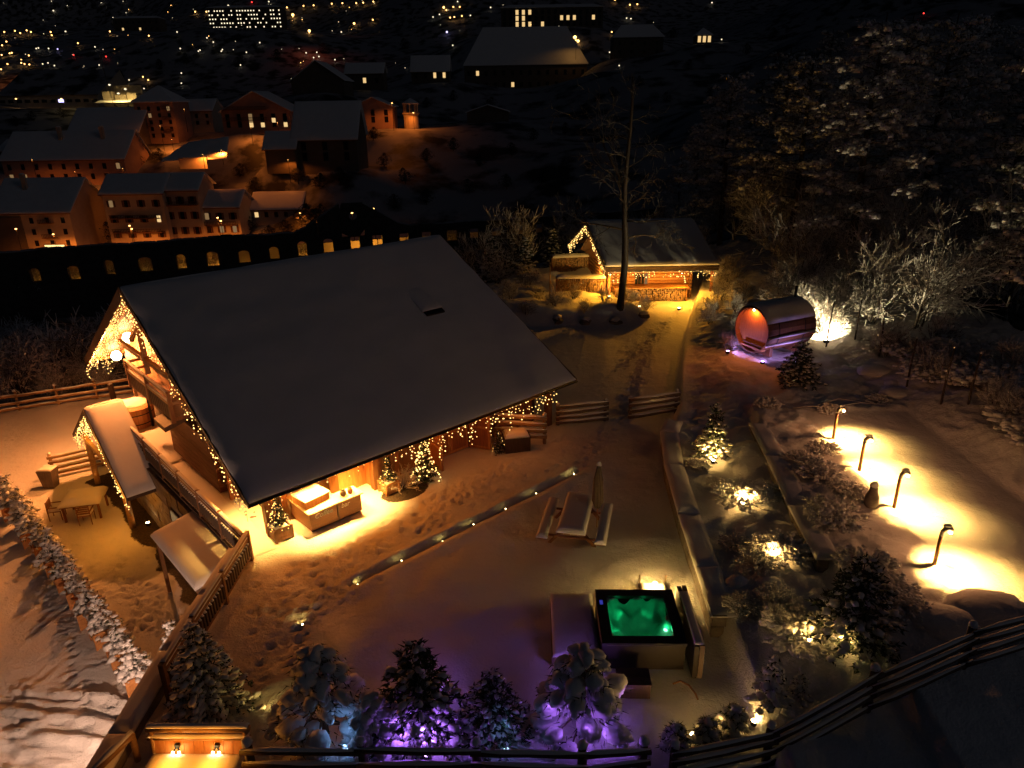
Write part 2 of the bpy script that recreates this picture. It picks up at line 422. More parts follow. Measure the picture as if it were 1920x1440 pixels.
def near_h(X, Y):
    X, Y = np.asarray(X, float), np.asarray(Y, float)
    s = (X - E1[0]) * DX[0] + (Y - E1[1]) * DX[1]
    t = (X - E1[0]) * NX[0] + (Y - E1[1]) * NX[1]
    h = np.zeros_like(X)
    # garden banks east of the yard
    edge = np.interp(Y, [8, 14, 17, 21, 28, 30, 36, 42, 50, 56, 62], [5.6, 5.6, 5.7, 5.85, 6.7, 7.4, 8.9, 10.6, 13.2, 15.2, 17.5])
    d1 = X - edge
    bank = 0.75 * sstep(0.0, 0.35, d1) + 0.35 * sstep(0.6, 3.4, d1)
    d2 = X - np.interp(Y, [12, 17, 20.3, 27, 29], [8.9, 9.05, 9.3, 10.1, 10.4])
    bank2 = 0.35 * sstep(0, 0.3, d2) * sstep(30, 28, Y)
    h = h + bank + bank2
    h = np.where(Y > 29, h + 0.25 * sstep(29, 33, Y) * sstep(0.5, 3, d1), h)
    court = sstep(12.3, 12.6, X) * sstep(17.4, 17.0, X) * sstep(28.4, 28.0, Y)
    rise = np.clip(X - 17.2, 0, 60) * 0.11 + 0.35 * sstep(17.2, 18.6, X)
    h = h + rise
    soft = (0.20 * vnoise(X * 0.75, Y * 0.75, 3) + 0.16 * vnoise(X * 1.9, Y * 1.9, 4)) * sstep(0.3, 1.2, d1)
    lump = (0.10 * vnoise(X * 4.2, Y * 4.2, 14) + 0.06 * vnoise(X * 9, Y * 9, 15)) * sstep(0.5, 1.0, d1) * (1 - court)
    kf = sstep(-.8, .8, Y - np.interp(X, [2, 13], [10.8, 14.2]))
    h = h + soft * (1 - court * 0.93) * (.3 + .7 * kf) + lump * kf
    h = h * (1 - court) + 1.32 * court
    # foreground right slope
    h = np.where(Y < 15, h - 0.10 * np.clip(13.2 - Y + 0.12 * X, 0, 12) * sstep(4, 8, X), h)
    # yard: soft drifts
    yard = (1 - sstep(-0.2, 0.2, d1)) * sstep(-3.2, -4.2, t) * sstep(9.0, 10, Y) * sstep(46, 40, Y)
    h = h + yard * (0.22 * vnoise(X * 0.5 + 3, Y * 0.5, 5) + 0.10 * vnoise(X * 1.3, Y * 1.3, 6))
    h = h + 0.03 * vnoise(X * 2.4, Y * 2.4, 7) + 0.016 * vnoise(X * 7, Y * 7, 8)
    # mound of the planted island by the tree and the rockery north of the chalet
    h = h + 0.75 * np.exp(-(((X - 7.8) / 2.2) ** 2 + ((Y - 47.2) / 1.6) ** 2))
    rock = sstep(45.5, 47.5, Y) * sstep(9.5, 6.5, X) * sstep(64, 60, Y)
    h = h + 0.8 * rock * (1 + 0.7 * vnoise(X * 0.8, Y * 0.8, 9))
    # drainage line with its little lamps, parallel to the front of the chalet
    gr = np.exp(-((t + 3.03) / 0.12) ** 2) * sstep(1.3, 2.0, s) * sstep(12.6, 12.0, s)
    lip = np.exp(-((t + 2.78) / 0.15) ** 2) * sstep(1.0, 2.2, s) * sstep(13.0, 12.0, s)
    h = h - 0.22 * gr + 0.06 * lip * (1 + 1.6 * vnoise(s * 1.9, t * 0.9, 10)) 
    sh = np.exp(-((t + 3.5) / 0.3) ** 2) * sstep(0.5, 2, s) * sstep(13.0, 12.0, s)
    h = h + 0.07 * sh
    # lower terrace and car park
    low = np.where(t > 0.3, s < -0.25, X < -9.25)
    back = sstep(17.4, 18.4, t) * sstep(-3, -9, X)
    base_low = -3.0 + 0.05 * vnoise(X * 1.1, Y * 1.1, 11) + 0.02 * vnoise(X * 4, Y * 4, 12)
    h = np.where(low, base_low, h * (1 - back) + base_low * back)
    # north and west: the hill falls away to the valley
    d = Y - np.interp(X, _LX, _LY)
    h = h - 0.18 * np.clip(d, 0, 60) + np.clip(d, 0, 3) / 3 * (.5 * vnoise(X * .6, Y * .6, 36) + .25 * vnoise(X * 2.1, Y * 2.1, 37))
    k = sstep(22, 44, d)
    far = far_h(X, Y)
    h = h * (1 - k) + far * k
    ke = sstep(24, 36, X)
    return h * (1 - ke) + far * ke
def ground_z(x, y):
    return float(near_h(np.array([x]), np.array([y]))[0])
def hit(px, py, y0=30.0, y1=2400.0):
    d = ray(px, py)
    ys = np.concatenate([np.linspace(y0, 300, 500), np.linspace(301, y1, 900)])
    zs = H + d.z / d.y * ys
    gz = near_h(d.x / d.y * ys, ys)
    b = np.nonzero(zs < gz)[0]
    i = b[0] if len(b) else len(ys) - 1
    return Vector((d.x / d.y * ys[i], ys[i], float(gz[i])))

def grid_mesh(name, xs, ys, fn, skip=None, mats=("ground_snow",), matfn=None):
    X, Y = np.meshgrid(xs, ys)
    Z = fn(X, Y)
    nx, ny = len(xs), len(ys)
    co = np.stack([X, Y, Z], -1).reshape(-1, 3)
    i = np.arange(nx - 1)[None, :] + nx * np.arange(ny - 1)[:, None]
    q = np.stack([i, i + 1, i + nx + 1, i + nx], -1).reshape(-1, 4)
    if skip is not None:
        cxm = co[q].mean(1)
        q = q[~skip(cxm[:, 0], cxm[:, 1])]
    me = bpy.data.meshes.new(name)
    me.vertices.add(len(co)); me.vertices.foreach_set("co", co.ravel())
    me.loops.add(q.size); me.loops.foreach_set("vertex_index", q.ravel())
    me.polygons.add(len(q)); me.polygons.foreach_set("loop_start", np.arange(0, q.size, 4)); me.polygons.foreach_set("loop_total", np.full(len(q), 4))
    me.polygons.foreach_set("use_smooth", np.ones(len(q), bool))
    for mn in mats: me.materials.append(MATS[mn])
    if matfn is not None:
        for an, av in zip(("bare", "scrub"), matfn(co[:, 0], co[:, 1])):
            me.attributes.new(an, 'FLOAT', 'POINT').data.foreach_set("value", av.astype(np.float32))
    me.update(calc_edges=True)
    return place(name, me, None, "structure")

X0, X1, Y0, Y1 = -33.0, 27.0, 7.0, 66.0
# trodden snow: footprints and wheel ruts pressed into the height field
_dent = []
def walk(p0, p1, n, wob=0.25, step=0.16, depth=0.09, r=0.12):
    for k in range(n):
        f = k / max(1, n - 1)
        x = p0[0] + (p1[0] - p0[0]) * f + rng.gauss(0, wob); y = p0[1] + (p1[1] - p0[1]) * f + rng.gauss(0, wob)
        _dent.append((x, y, r * rng.uniform(0.8, 1.3), depth * rng.uniform(0.5, 1.2)))
def path_ln(p0, p1, spread=0.12):
    L = math.hypot(p1[0] - p0[0], p1[1] - p0[1]); walk(p0, p1, int(L / 0.33), spread)
for k_ in range(9): 
    a_, b_ = C(rng.uniform(0, 5), rng.uniform(-0.6, -2.4)), C(rng.uniform(6, 13), rng.uniform(-0.5, -2.4)); path_ln(a_, b_, 0.12)
for k_ in range(5): path_ln(C(rng.uniform(5, 12), rng.uniform(-0.2, -1)), C(rng.uniform(5, 12), -0.5), 0.15)
for a_, b_ in (((460, 960), (480, 1150)), ((560, 1060), (470, 1300)), ((600, 1050), (560, 1250)), ((480, 1180), (640, 1040)), ((720, 1010), (600, 1120)), ((1090, 870), (1180, 760)), ((1140, 830), (1200, 700)), ((1180, 760), (1230, 620)), ((700, 1090), (560, 1150)), ((470, 1330), (560, 1180)), ((1150, 700), (1300, 560))):
    for k_ in range(2): path_ln(g(*a_), g(*b_), 0.2)
for k_ in range(22):
    a_, b_ = g(rng.uniform(110, 330), rng.uniform(960, 1180), -3), g(rng.uniform(150, 340), rng.uniform(980, 1200), -3); path_ln(a_, b_, 0.2)
for k_ in range(5): path_ln(g(rng.uniform(200, 300), 1190, -3), g(rng.uniform(250, 340), 1130, -3), 0.25)
for a_, b_ in (((60, 1040), (160, 1330)), ((150, 1260), (165, 1330)), ((70, 960), (75, 1180))): path_ln(g(*a_, -3), g(*b_, -3), 0.1)
_ruts = [((-10, 1335), (280, 1372), .10, .10), ((-10, 1300), (250, 1322), .08, .09), ((-10, 1378), (230, 1420), .10, .11), ((-10, 1310), (285, 1345), .22, .10), ((-10, 1395), (270, 1450), .3, .12), ((-10, 1350), (240, 1390), .2, .09), ((-10, 1420), (120, 1460), .2, .1), ((0, 1290), (150, 1310), .15, .06),
         ((0, 1330), (110, 1240), .10, .05), ((40, 1200), (150, 1130), .07, .05), ((20, 1180), (140, 1090), .07, .04), ((60, 1130), (110, 1090), .06, .05), ((150, 1250), (225, 1240), .06, .05)]
def yard_h(X, Y):
    h = near_h(X, Y)
    xs, ys = X[0], Y[:, 0]
    for (x, y, r, dp) in _dent:
        i0, i1 = np.searchsorted(xs, [x - 2.2 * r, x + 2.2 * r]); j0, j1 = np.searchsorted(ys, [y - 2.2 * r, y + 2.2 * r])
        if i1 <= i0 or j1 <= j0: continue
        q = ((X[j0:j1, i0:i1] - x) ** 2 + (Y[j0:j1, i0:i1] - y) ** 2) / r ** 2
        h[j0:j1, i0:i1] += -dp * np.exp(-q * 1.6) + 0.5 * dp * np.exp(-(np.sqrt(q) - 1.35) ** 2 * 9)
    for a, b, w, dp in _ruts:
        a, b = g(*a, -3), g(*b, -3)
        dx, dy = b.x - a.x, b.y - a.y; L = math.hypot(dx, dy)
        u = ((X - a.x) * dx + (Y - a.y) * dy) / L; v = (-(X - a.x) * dy + (Y - a.y) * dx) / L
        wob = 0.25 * vnoise(u * 0.6, u * 0 + a.x, 21) + 0.12 * vnoise(u * 2.2, u * 0 + a.y, 22)
        m_ = sstep(0, .4, u) * sstep(L, L - .4, u) * (X < -9.4) * (0.75 + 1.2 * np.clip(vnoise(u * 1.4, v * 2, 23) + .2, 0, 1))
        h = h - dp * m_ * np.exp(-((v - wob) / w) ** 2) + 1.2 * dp * m_ * np.exp(-((v - wob - 2 * w) / (w * .6)) ** 2) + 1.1 * dp * m_ * np.exp(-((v - wob + 2 * w) / (w * .7)) ** 2)
    return h
def _bare(x, y):      # the strip under the eaves of the lower storey and a bed by the wall keep free of snow
    s = (x - E1[0]) * DX[0] + (y - E1[1]) * DX[1]; t = (x - E1[0]) * NX[0] + (y - E1[1]) * NX[1]
    e = -1.45 + 0.7 * vnoise(t * 1.2, s * 1.2, 31)
    strip = sstep(e - .45, e + .45, s) * (s < -0.1) * sstep(.9, 1.5, t) * sstep(17.3, 16.5, t)
    bed = sstep(1.35, .65, np.sqrt(((s - 6.2) / 1.0) ** 2 + ((t - 0.55) / 0.7) ** 2))
    d = y - np.interp(x, _LX, _LY)
    return np.maximum(strip, bed), sstep(-.6, 2.6, d) * sstep(4, 0, x)
_res = 0.115
grid_mesh("ground", np.arange(X0, X1 + 1e-6, _res), np.arange(Y0, Y1 + 1e-6, _res), yard_h, None, ("yard_ground",), _bare)
xs_ = np.unique(np.concatenate([-np.geomspace(34, 2200, 60)[::-1], np.linspace(X0, X1, 16), np.geomspace(28, 2200, 60)]))
ys_ = np.unique(np.concatenate([np.linspace(-60, Y0, 6), np.linspace(Y0, Y1, 14), np.geomspace(Y1 + 1, 2600, 130)]))
def far_sheet(X, Y):
    inside = (X > X0 - .01) & (X < X1 + .01) & (Y > Y0 - .01) & (Y < Y1 + .01)
    return near_h(X, Y) - 0.12 + np.where(Y > 60, 1.0, 0) * vnoise(X * 0.11, Y * 0.11, 41) * np.clip((Y - 60) / 60, 0, 1)
grid_mesh("hillside", xs_, ys_, far_sheet, lambda x, y: (x > X0 + 1) & (x < X1 - 1) & (y > Y0 + 1) & (y < Y1 - 1), ("far_snow",))
# ------------------------------------------------------------------ shared builders
def snow_sheet(mb, a, b, c, d, thick, nu=12, nv=12, amp=0.03, edge=0.25, seed=0, m=0, drop=0.7):
    """snow lying on the quad a-b-c-d (bottom corners, counter-clockwise): an uneven top with rounded edges"""
    a, b, c, d = map(Vector, (a, b, c, d))
    vs_, fs_ = [], []
    Lu, Lv = ((b - a).length + (c - d).length) / 2, ((d - a).length + (c - b).length) / 2
    def cut(n, L):
        e = min(edge / L, 0.3)
        return sorted(set([0, e * 0.12, e * 0.45, e] + [e + (1 - 2 * e) * i / n for i in range(1, n)] + [1 - e, 1 - e * 0.45, 1 - e * 0.12, 1]))
    us, vs2 = cut(nu, Lu), cut(nv, Lv)
    for v in vs2:
        for u in us:
            p = (a * (1 - u) + b * u) * (1 - v) + (d * (1 - u) + c * u) * v
            e = min(u * Lu, (1 - u) * Lu, v * Lv, (1 - v) * Lv) / edge
            k = 1 - drop * max(0, 1 - e) ** 2.2
            n1 = float(vnoise(np.array([p.x * 0.7 + seed]), np.array([p.y * 0.7 + p.z]), seed)[0]) + 0.5 * float(vnoise(np.array([p.x * 2.3]), np.array([p.y * 2.3 + p.z]), seed + 1)[0])
            vs_.append(p + Vector((0, 0, thick * k + amp * n1)))
    nU, nV = len(us), len(vs2)
    for j in range(nV - 1):
        for i in range(nU - 1):
            q = j * nU + i; fs_.append((q, q + 1, q + nU + 1, q + nU))
    ring = [i for i in range(nU)] + [j * nU + nU - 1 for j in range(1, nV)] + [(nV - 1) * nU + i for i in range(nU - 2, -1, -1)] + [j * nU for j in range(nV - 2, 0, -1)]
    o = len(vs_)
    for i in ring:
        u, v = us[i % nU], vs2[i // nU]
        vs_.append((a * (1 - u) + b * u) * (1 - v) + (d * (1 - u) + c * u) * v)
    n = len(ring)
    for k in range(n): fs_.append((ring[k], o + k, o + (k + 1) % n, ring[(k + 1) % n]))
    fs_.append(tuple(o + k for k in range(n - 1, -1, -1)))
    return mb.add(vs_, fs_, m)

def icicle(label, segs, spacing=0.16, drop=(0.15, 0.8), step=0.13, r=0.026, power=14, every=2.0, group="warm light strings", mat="bulb_warm", fill=None, col=GOLD, loff=Vector((0, 0, -0.35))):
    p0 = Vector(segs[0][0])
    root = thing("icicle_light_string", label, "fairy lights", p0, 0, group)
    mb, wb = MB(), MB()
    for a, b in segs:
        a, b = Vector(a) - p0, Vector(b) - p0
        L = (b - a).length; n = max(2, int(L / spacing))
        wb.beam(a, b, 0.02, 0.02)
        for k in range(n + 1):
            f = (k + rng.uniform(-.3, .3)) / n
            p = a.lerp(b, min(1, max(0, f)))
            dl = rng.choice((0.25, 0.5, 0.75, 1.0, 1.0)) * rng.uniform(*drop)
            if dl > 0.25 and rng.random() < 0.6: wb.beam(p, p - Vector((0, 0, dl)), 0.008, 0.008, up=(1, 0, 0))
            z = 0.0
            while z < dl:
                q = p + Vector((rng.gauss(0, .03), rng.gauss(0, .03), -z - rng.uniform(0, .05)))
                if rng.random() < 0.85: mb.octa(q, r * rng.choice((0.6, 0.8, 1.0, 1.25)))
                z += step * rng.uniform(0.8, 1.4)
        if power:
            m_ = max(1, int(L / every))
            for k in range(m_): light('POINT', root, a.lerp(b, (k + .5) / m_) + loff, power, col, 0.25)
    if fill:
        a, b, c, n = fill
        a, b, c = (Vector(q) - p0 for q in (a, b, c))
        for k in range(n):
            u, v = rng.random(), rng.random()
            if u + v > 1: u, v = 1 - u, 1 - v
            mb.octa(a + (b - a) * u + (c - a) * v + Vector((rng.gauss(0, .05), rng.gauss(0, .05), 0)), r * rng.choice((0.6, 0.8, 1.0)))
    wb.build("wire", "black_metal", root)
    mb.build("bulb_cluster", mat, root, kind="stuff")
    return root

def rail_fence(name, label, pts, hts, post_h, rail_r=0.06, group=None, mat="wood_grey", snow=True, cat="fence", gap=0.02, post_r=0.08, sag=0.0, world_z=None):
    """posts at pts, log rails between them, a ridge of snow on every rail"""
    P = [Vector((p[0], p[1], (ground_z(p[0], p[1]) if world_z is None else world_z) )) for p in pts]
    root = thing(name, label, cat, P[0], 0, group)
    for i, p in enumerate(P):
        q = p - P[0]
        po = MB().tube(q - Vector((0, 0, .3)), q + Vector((0, 0, post_h + rng.uniform(-.03, .05))), post_r, post_r * .9, 8).build("post", mat, root, True)
        if snow: MB().dome(q + Vector((0, 0, post_h + .03)), post_r * 1.15, post_r * 1.15, 0.11, rng, 8).build("snow_cap", "snow", po, True)
    for i in range(len(P) - 1):
        for h in hts:
            a = P[i] - P[0] + Vector((0, 0, h + rng.uniform(-.03, .03))); b = P[i + 1] - P[0] + Vector((0, 0, h + rng.uniform(-.03, .03)))
            d = (b - a).normalized(); off = d.cross(Vector((0, 0, 1))) * (post_r + rail_r) * 0.8
            a2, b2 = a + off - d * .12, b + off + d * .12
            pts_ = [a2.lerp(b2, k / 4) + Vector((0, 0, rng.uniform(-.02, .02))) for k in range(5)]
            ra = MB().path(pts_, [rail_r * rng.uniform(.85, 1.15) for _ in pts_], 7).build("rail", mat, root, True)
            if snow:
                sp = [q + Vector((0, 0, rail_r * .95)) for q in pts_]
                MB().path(sp, [rail_r * .2] + [rail_r * rng.uniform(.65, .95) for _ in sp[2:]] + [rail_r * .2], 6).build("snow_ridge", "snow", ra, True)
    return root

# ------------------------------------------------------------------ the chalet (s along the front eave, t inwards)
RL, RW, RZE, RZR = 15.4, 9.67, 2.4, 7.74
RM = (RZR - RZE) / RW
def rz_(t): return RZE + RM * (t if t <= RW else 2 * RW - t)
ch = thing("chalet", "large timber chalet with a broad snow-covered gable roof and lit eaves", "chalet", (E1[0], E1[1], 0), ANG)
SN = 0.15
mb = MB()
snow_sheet(mb, (0, 0, RZE - SN), (RL, 0, RZE - SN), (RL, RW, RZR - SN), (0, RW, RZR - SN), SN, 60, 44, 0.06, 0.4, 3)
MBf = mb.build("roof_snow", "roof_snow", ch, True)
mb = MB()
snow_sheet(mb, (RL, 2 * RW, RZE - SN), (0, 2 * RW, RZE - SN), (0, RW + .002, RZR - SN), (RL, RW + .002, RZR - SN), SN, 20, 14, 0.05, 0.35, 4)
mb.build("roof_snow", "roof_snow", ch, True)
for sgn in (0, 1):
    def T(t): return t if not sgn else 2 * RW - t
    z = lambda t: rz_(T(t)) - SN - 0.004
    lo = [(0.03, T(0.03), z(0.03) - .09), (RL - .03, T(0.03), z(.03) - .09), (RL - .03, T(RW - .002), z(RW) - .09), (0.03, T(RW - .002), z(RW) - .09)]
    hi = [(x, y, q + .09) for x, y, q in lo]
    rd = MB().hexa(lo, hi).build("roof_deck", "wood_dark", ch)
    for s0 in (-.03, RL - .03):
        bd = .46 if sgn and s0 < 1 else .14
        MB().hexa([(s0, T(-.02), z(0) - bd), (s0 + .06, T(-.02), z(0) - bd), (s0 + .06, T(RW - .01), z(RW) - bd), (s0, T(RW - .01), z(RW) - bd)],
                  [(s0, T(-.02), z(0) + .05), (s0 + .06, T(-.02), z(0) + .05), (s0 + .06, T(RW - .01), z(RW) + .05), (s0, T(RW - .01), z(RW) + .05)]).build("barge_board", "wood_grey", rd)
    for k in range(13):
        s = .5 + k * 1.2
        MB().beam((s, T(.1), z(.1) - .16), (s, T(RW - .2), z(RW - .2) - .16), .10, .13).build("rafter", "wood_brown", rd)
    MB().tube((-.02, T(-.04), RZE - .22), (RL + .02, T(-.04), RZE - .22), .045, n=10).build("gutter", "black_metal", rd, True)
    MB().box(0.05, RL - .05, T(.12) - .02, T(.12) + .02, RZE - .30, RZE - .20).build("fascia", "wood_brown", rd)
for s, t, w in ((.0, 0, 0),):
    pass
# roof vent: a dark slot in the snow with a drift above it
d_ = ray(810, 582); o_ = Vector((0, 0, H))
def on_roof(px, py):
    d = ray(px, py); lo, hi = 5.0, 80.0
    for _ in range(50):
        k = (lo + hi) / 2; p = Vector((0, 0, H)) + d * k; s, t = loc_st(p.x, p.y)
        if p.z > rz_(t): lo = k
        else: hi = k
    return loc_st(p.x, p.y)
vs_, vt_ = on_roof(812, 583)
vm = MB(); zt = rz_(vt_)
vm.hexa([(vs_ - .5, vt_ - .22, rz_(vt_ - .22) - .05), (vs_ + .5, vt_ - .22, rz_(vt_ - .22) - .05), (vs_ + .5, vt_ + .3, rz_(vt_ + .3) - .05), (vs_ - .5, vt_ + .3, rz_(vt_ + .3) - .05)],
        [(vs_ - .5, vt_ - .22, rz_(vt_ - .22) + .07), (vs_ + .5, vt_ - .22, rz_(vt_ - .22) + .07), (vs_ + .5, vt_ + .3, rz_(vt_ + .3) + .03), (vs_ - .5, vt_ + .3, rz_(vt_ + .3) + .03)])
ve = vm.build("roof_vent", "black_metal", ch)
mb = MB(); snow_sheet(mb, (vs_ - .55, vt_ + .02, rz_(vt_) + .05), (vs_ + .55, vt_ + .02, rz_(vt_) + .05), (vs_ + .5, vt_ + 1.6, rz_(vt_ + 1.6) - .1), (vs_ - .5, vt_ + 1.6, rz_(vt_ + 1.6) - .1), .10, 6, 6, .02, .3, 9)
mb.build("snow_cap", "roof_snow", ve, True)

# walls
GS, FT = 1.5, 1.7         # gable wall and front wall lines
gw = MB().box(GS + .12, GS + .3, FT + .1, 2 * RW - FT - .1, -.3, 2.25)
gw.add([(GS + .12, FT + .1, 2.25), (GS + .12, 2 * RW - FT - .1, 2.25), (GS + .12, RW, rz_(RW) - .55), (GS + .3, FT + .1, 2.25), (GS + .3, 2 * RW - FT - .1, 2.25), (GS + .3, RW, rz_(RW) - .55)],
       [(0, 2, 1), (3, 4, 5), (0, 1, 4, 3), (1, 2, 5, 4), (2, 0, 3, 5)])
gwo = gw.build("gable_wall", "wood_dark", ch)
nb = 56
for k in range(nb):
    t0 = FT + (2 * RW - 2 * FT) * k / nb; t1 = FT + (2 * RW - 2 * FT) * (k + 1) / nb - .015
    zt0, zt1 = rz_(t0) - .5, rz_(t1) - .5
    d = rng.uniform(0, .015)
    MB().hexa([(GS - d, t0, 2.3), (GS + .12, t0, 2.3), (GS + .12, t1, 2.3), (GS - d, t1, 2.3)], [(GS - d, t0, zt0), (GS + .12, t0, zt0), (GS + .12, t1, zt1), (GS - d, t1, zt1)]).build("board", rng.choice(("wood_brown", "wood_red")), gwo)
for k in range(10):        # horizontal boarding of the boxed-out ground floor by the deck
    z0 = .02 + k * .215
    MB().box(.92 - rng.uniform(0, .012), GS, 5.4, 10.45, z0, z0 + .2).build("board", "wood_board", gwo)
MB().box(.95, GS, 5.42, 10.43, 2.17, 2.2).build("board", "wood_dark", gwo)
MB().hexa([(.1, 8.0, 2.02), (1.5, 8.0, 2.4), (1.5, 9.3, 2.4), (.1, 9.3, 2.02)], [(.1, 8.0, 2.22), (1.5, 8.0, 2.6), (1.5, 9.3, 2.6), (.1, 9.3, 2.22)]).build("door_canopy", "wood_dark", ch)
wl = MB().box(GS - .04, GS + .02, 3.4, 5.1, .7, 2.0).build("window", "white_paint", ch)
MB().box(GS - .06, GS - .041, 3.5, 4.2, .8, 1.9).build("pane", "window_dim", wl); MB().box(GS - .06, GS - .041, 4.3, 5.0, .8, 1.9).build("pane", "window_dim", wl)
# front wall: from the open bar to the far end
fw_ = MB().box(5.55, 14.2, FT + .1, FT + .3, -.2, 2.7).build("front_wall", "wood_dark", ch)
k = 0; s = 5.55
while s < 14.2:
    w = .19
    if not (8.35 < s + .1 < 10.35):
        MB().box(s, min(s + w, 14.2), FT - rng.uniform(0, .012), FT + .1, 0, 2.7).build("board", rng.choice(("wood_red", "wood_brown")), fw_)
    s += w + .012
MB().box(14.2, 14.4, FT, 2 * RW - FT, -.2, 2.6).build("end_wall", "wood_dark", ch)
MB().box(GS, 14.3, 2 * RW - FT, 2 * RW - FT + .2, -3, 2.6).build("rear_wall", "wood_dark", ch)
# doorway with panelled doors: closed pair inside, two leaves swung out
def door(parent, p, ang, w=.95, h=2.05, name="door"):
    e = Matrix.Translation(Vector(p)) @ Matrix.Rotation(ang, 4, 'Z')
    def bx(*q):
        m_ = MB().box(*q); m_.v = [tuple(e @ Vector(v)) for v in m_.v]; return m_
    dd = bx(0, w, -.03, .03, .04, h).build(name, "wood_red", parent)
    for y0, y1 in ((-.05, -.031), (.031, .05)):
        for q in ((0, w, y0, y1, .04, .16), (0, w, y0, y1, h - .12, h), (0, w, y0, y1, 1.0, 1.1), (0, .1, y0, y1, .16, 1.0), (w - .1, w, y0, y1, .16, 1.0), (0, .1, y0, y1, 1.1, h - .12), (w - .1, w, y0, y1, 1.1, h - .12)):
            bx(*q).build("door_rail", "wood_orange", dd)
    return dd
door(ch, (8.4, FT + .02, 0), 0); door(ch, (9.37, FT + .02, 0), 0)
door(ch, (8.3, FT - .05, 0), math.radians(-97)); door(ch, (10.42, FT - .05, 0), math.radians(-62))
# open bar recess: posts, back wall, floor
for s, t in ((1.1, 1.41), (5.5, 1.52), (14.5, .9)):
    MB().box(s - .13, s + .13, t - .13, t + .13, -.1, rz_(t) - .44).build("post", "wood_brown", ch)
MB().box(1.0, 5.5, 4.6, 4.75, -.1, 3.0).build("bar_back_wall", "wood_orange", ch)
MB().box(5.45, 5.55, FT + .1, 4.6, -.1, 3.0).build("bar_side_wall", "wood_orange", ch)
MB().box(1.05, 14.4, 1.30, 1.5, 2.35, 2.55).build("wall_plate", "wood_brown", ch)
# braces under the ridge
for t0, t1, z0, z1 in ((RW, RW - 2.1, 5.2, 4.5), (RW, RW + 2.1, 5.2, 4.5)):
    MB().beam((.5, t0, z0 + 1.2), (.5, t1, z1 + .4), .16, .18).build("brace", "wood_log", ch)
MB().beam((.05, RW, RZR - .75), (2, RW, RZR - .75), .2, .24).build("ridge_beam", "wood_log", ch)
MB().beam((.35, RW, 4.0), (.35, RW, RZR - .8), .18, .18, up=(1, 0, 0)).build("king_post", "wood_log", ch)
MB().beam((.35, RW - 3.4, 4.6), (.35, RW + 3.4, 4.6), .16, .2).build("tie_beam", "wood_log", ch)

# balcony on the gable
BT0, BT1, BS, BZ = 7.9, 13.3, .45, 2.55
bal = MB().box(BS, GS, BT0, BT1, BZ - .15, BZ).build("balcony", "wood_brown", ch)
def rail_bar(p0, p1, w, h, mat="wood_log", par=None): return MB().beam(p0, p1, w, h).build("rail", mat, par)
for h in (.62, 1.0):
    rail_bar((BS, BT0, BZ + h), (BS, BT1, BZ + h), .09, .14, par=bal)
    rail_bar((BS, BT0, BZ + h), (GS, BT0, BZ + h), .08, .12, par=bal); rail_bar((BS, BT1, BZ + h), (GS, BT1, BZ + h), .08, .12, par=bal)
for t in (BT0, (BT0 + BT1) / 2, BT1):
    MB().box(BS - .07, BS + .07, t - .07, t + .07, BZ - .2, BZ + 1.12).build("post", "wood_brown", bal)
mb = MB()
for k in range(22):
    t = BT0 + .12 + k * (BT1 - BT0 - .2) / 21
    mb.box(BS - .015, BS + .015, t - .085, t + .085, BZ - .1, BZ + .5)
mb.build("baluster_panel", "wood_dark", bal, kind="stuff")
mb = MB(); snow_sheet(mb, (BS - .06, BT0, BZ + 1.075), (BS + .06, BT0, BZ + 1.075), (BS + .06, BT1, BZ + 1.075), (BS - .06, BT1, BZ + 1.075), .07, 2, 14, .02, .05, 2); mb.build("snow_ridge", "snow", bal, True)
mb = MB(); snow_sheet(mb, (BS - .05, BT0, BZ + .695), (BS + .05, BT0, BZ + .695), (BS + .05, BT1, BZ + .695), (BS - .05, BT1, BZ + .695), .05, 2, 14, .02, .04, 2); mb.build("snow_ridge", "snow", bal, True)

# two big lamps on the gable
for k, (px, py) in enumerate(((218, 667), (240, 633))):
    d = ray(px, py); lo, hi = 5.0, 80.0
    for _ in range(50):
        q = (lo + hi) / 2; p = Vector((0, 0, H)) + d * q
        if loc_st(p.x, p.y)[0] > 1.15: hi = q
        else: lo = q
    s, t = loc_st(p.x, p.y)
    # the ray crosses the plane s = 1.15 going inwards
    lp = thing("gable_lamp", ("bright globe lamp on the chalet gable below the ridge", "bright globe lamp on the chalet gable above the balcony end")[k], "lamp", p, ANG)
    MB().lathe([(.02, -.25), (.17, -.19), (.25, 0), (.17, .19), (.02, .25)], 14).build("globe", "bulb_bright", lp, True)
    MB().beam((0, 0, 0), (.4, 0, .05), .04, .04).build("bracket", "black_metal", lp)
    light('POINT', lp, (-.9, 0, -.1), 2000, (1.0, .29, .06), .12)

# fairy lights of the chalet
zr = lambda t: rz_(t) - SN - .20
def rk(t, s=-.02): return C(s, t, zr(t))
icicle("dense warm icicle lights under the far rake of the chalet gable", [(rk(RW + .2) - Vector((0, 0, .28)), rk(2 * RW - .1) - Vector((0, 0, .28))), (rk(RW + .3, .3), rk(2 * RW - .6, .3)), (rk(RW + .2, .7), rk(2 * RW - 1, .7))], .20, (.2, 1.25), .17, .025, 9, 2.6)
icicle("warm icicle lights hanging along the rake of the chalet gable above the deck", [(rk(RW - .1), rk(.2)), (rk(RW - .3, .35), rk(.8, .35))], .20, (.15, .95), .15, .027, 7, 3.0)
icicle("thick warm lights filling the top of the chalet gable", [(C(.2, RW, RZR - .8), C(.25, RW - 1.6, RZR - 1.8)), (C(.2, RW, RZR - .8), C(.25, RW + 1.6, RZR - 1.8))], .2, (.3, 1.3), .18, .025, 10, 2.4)
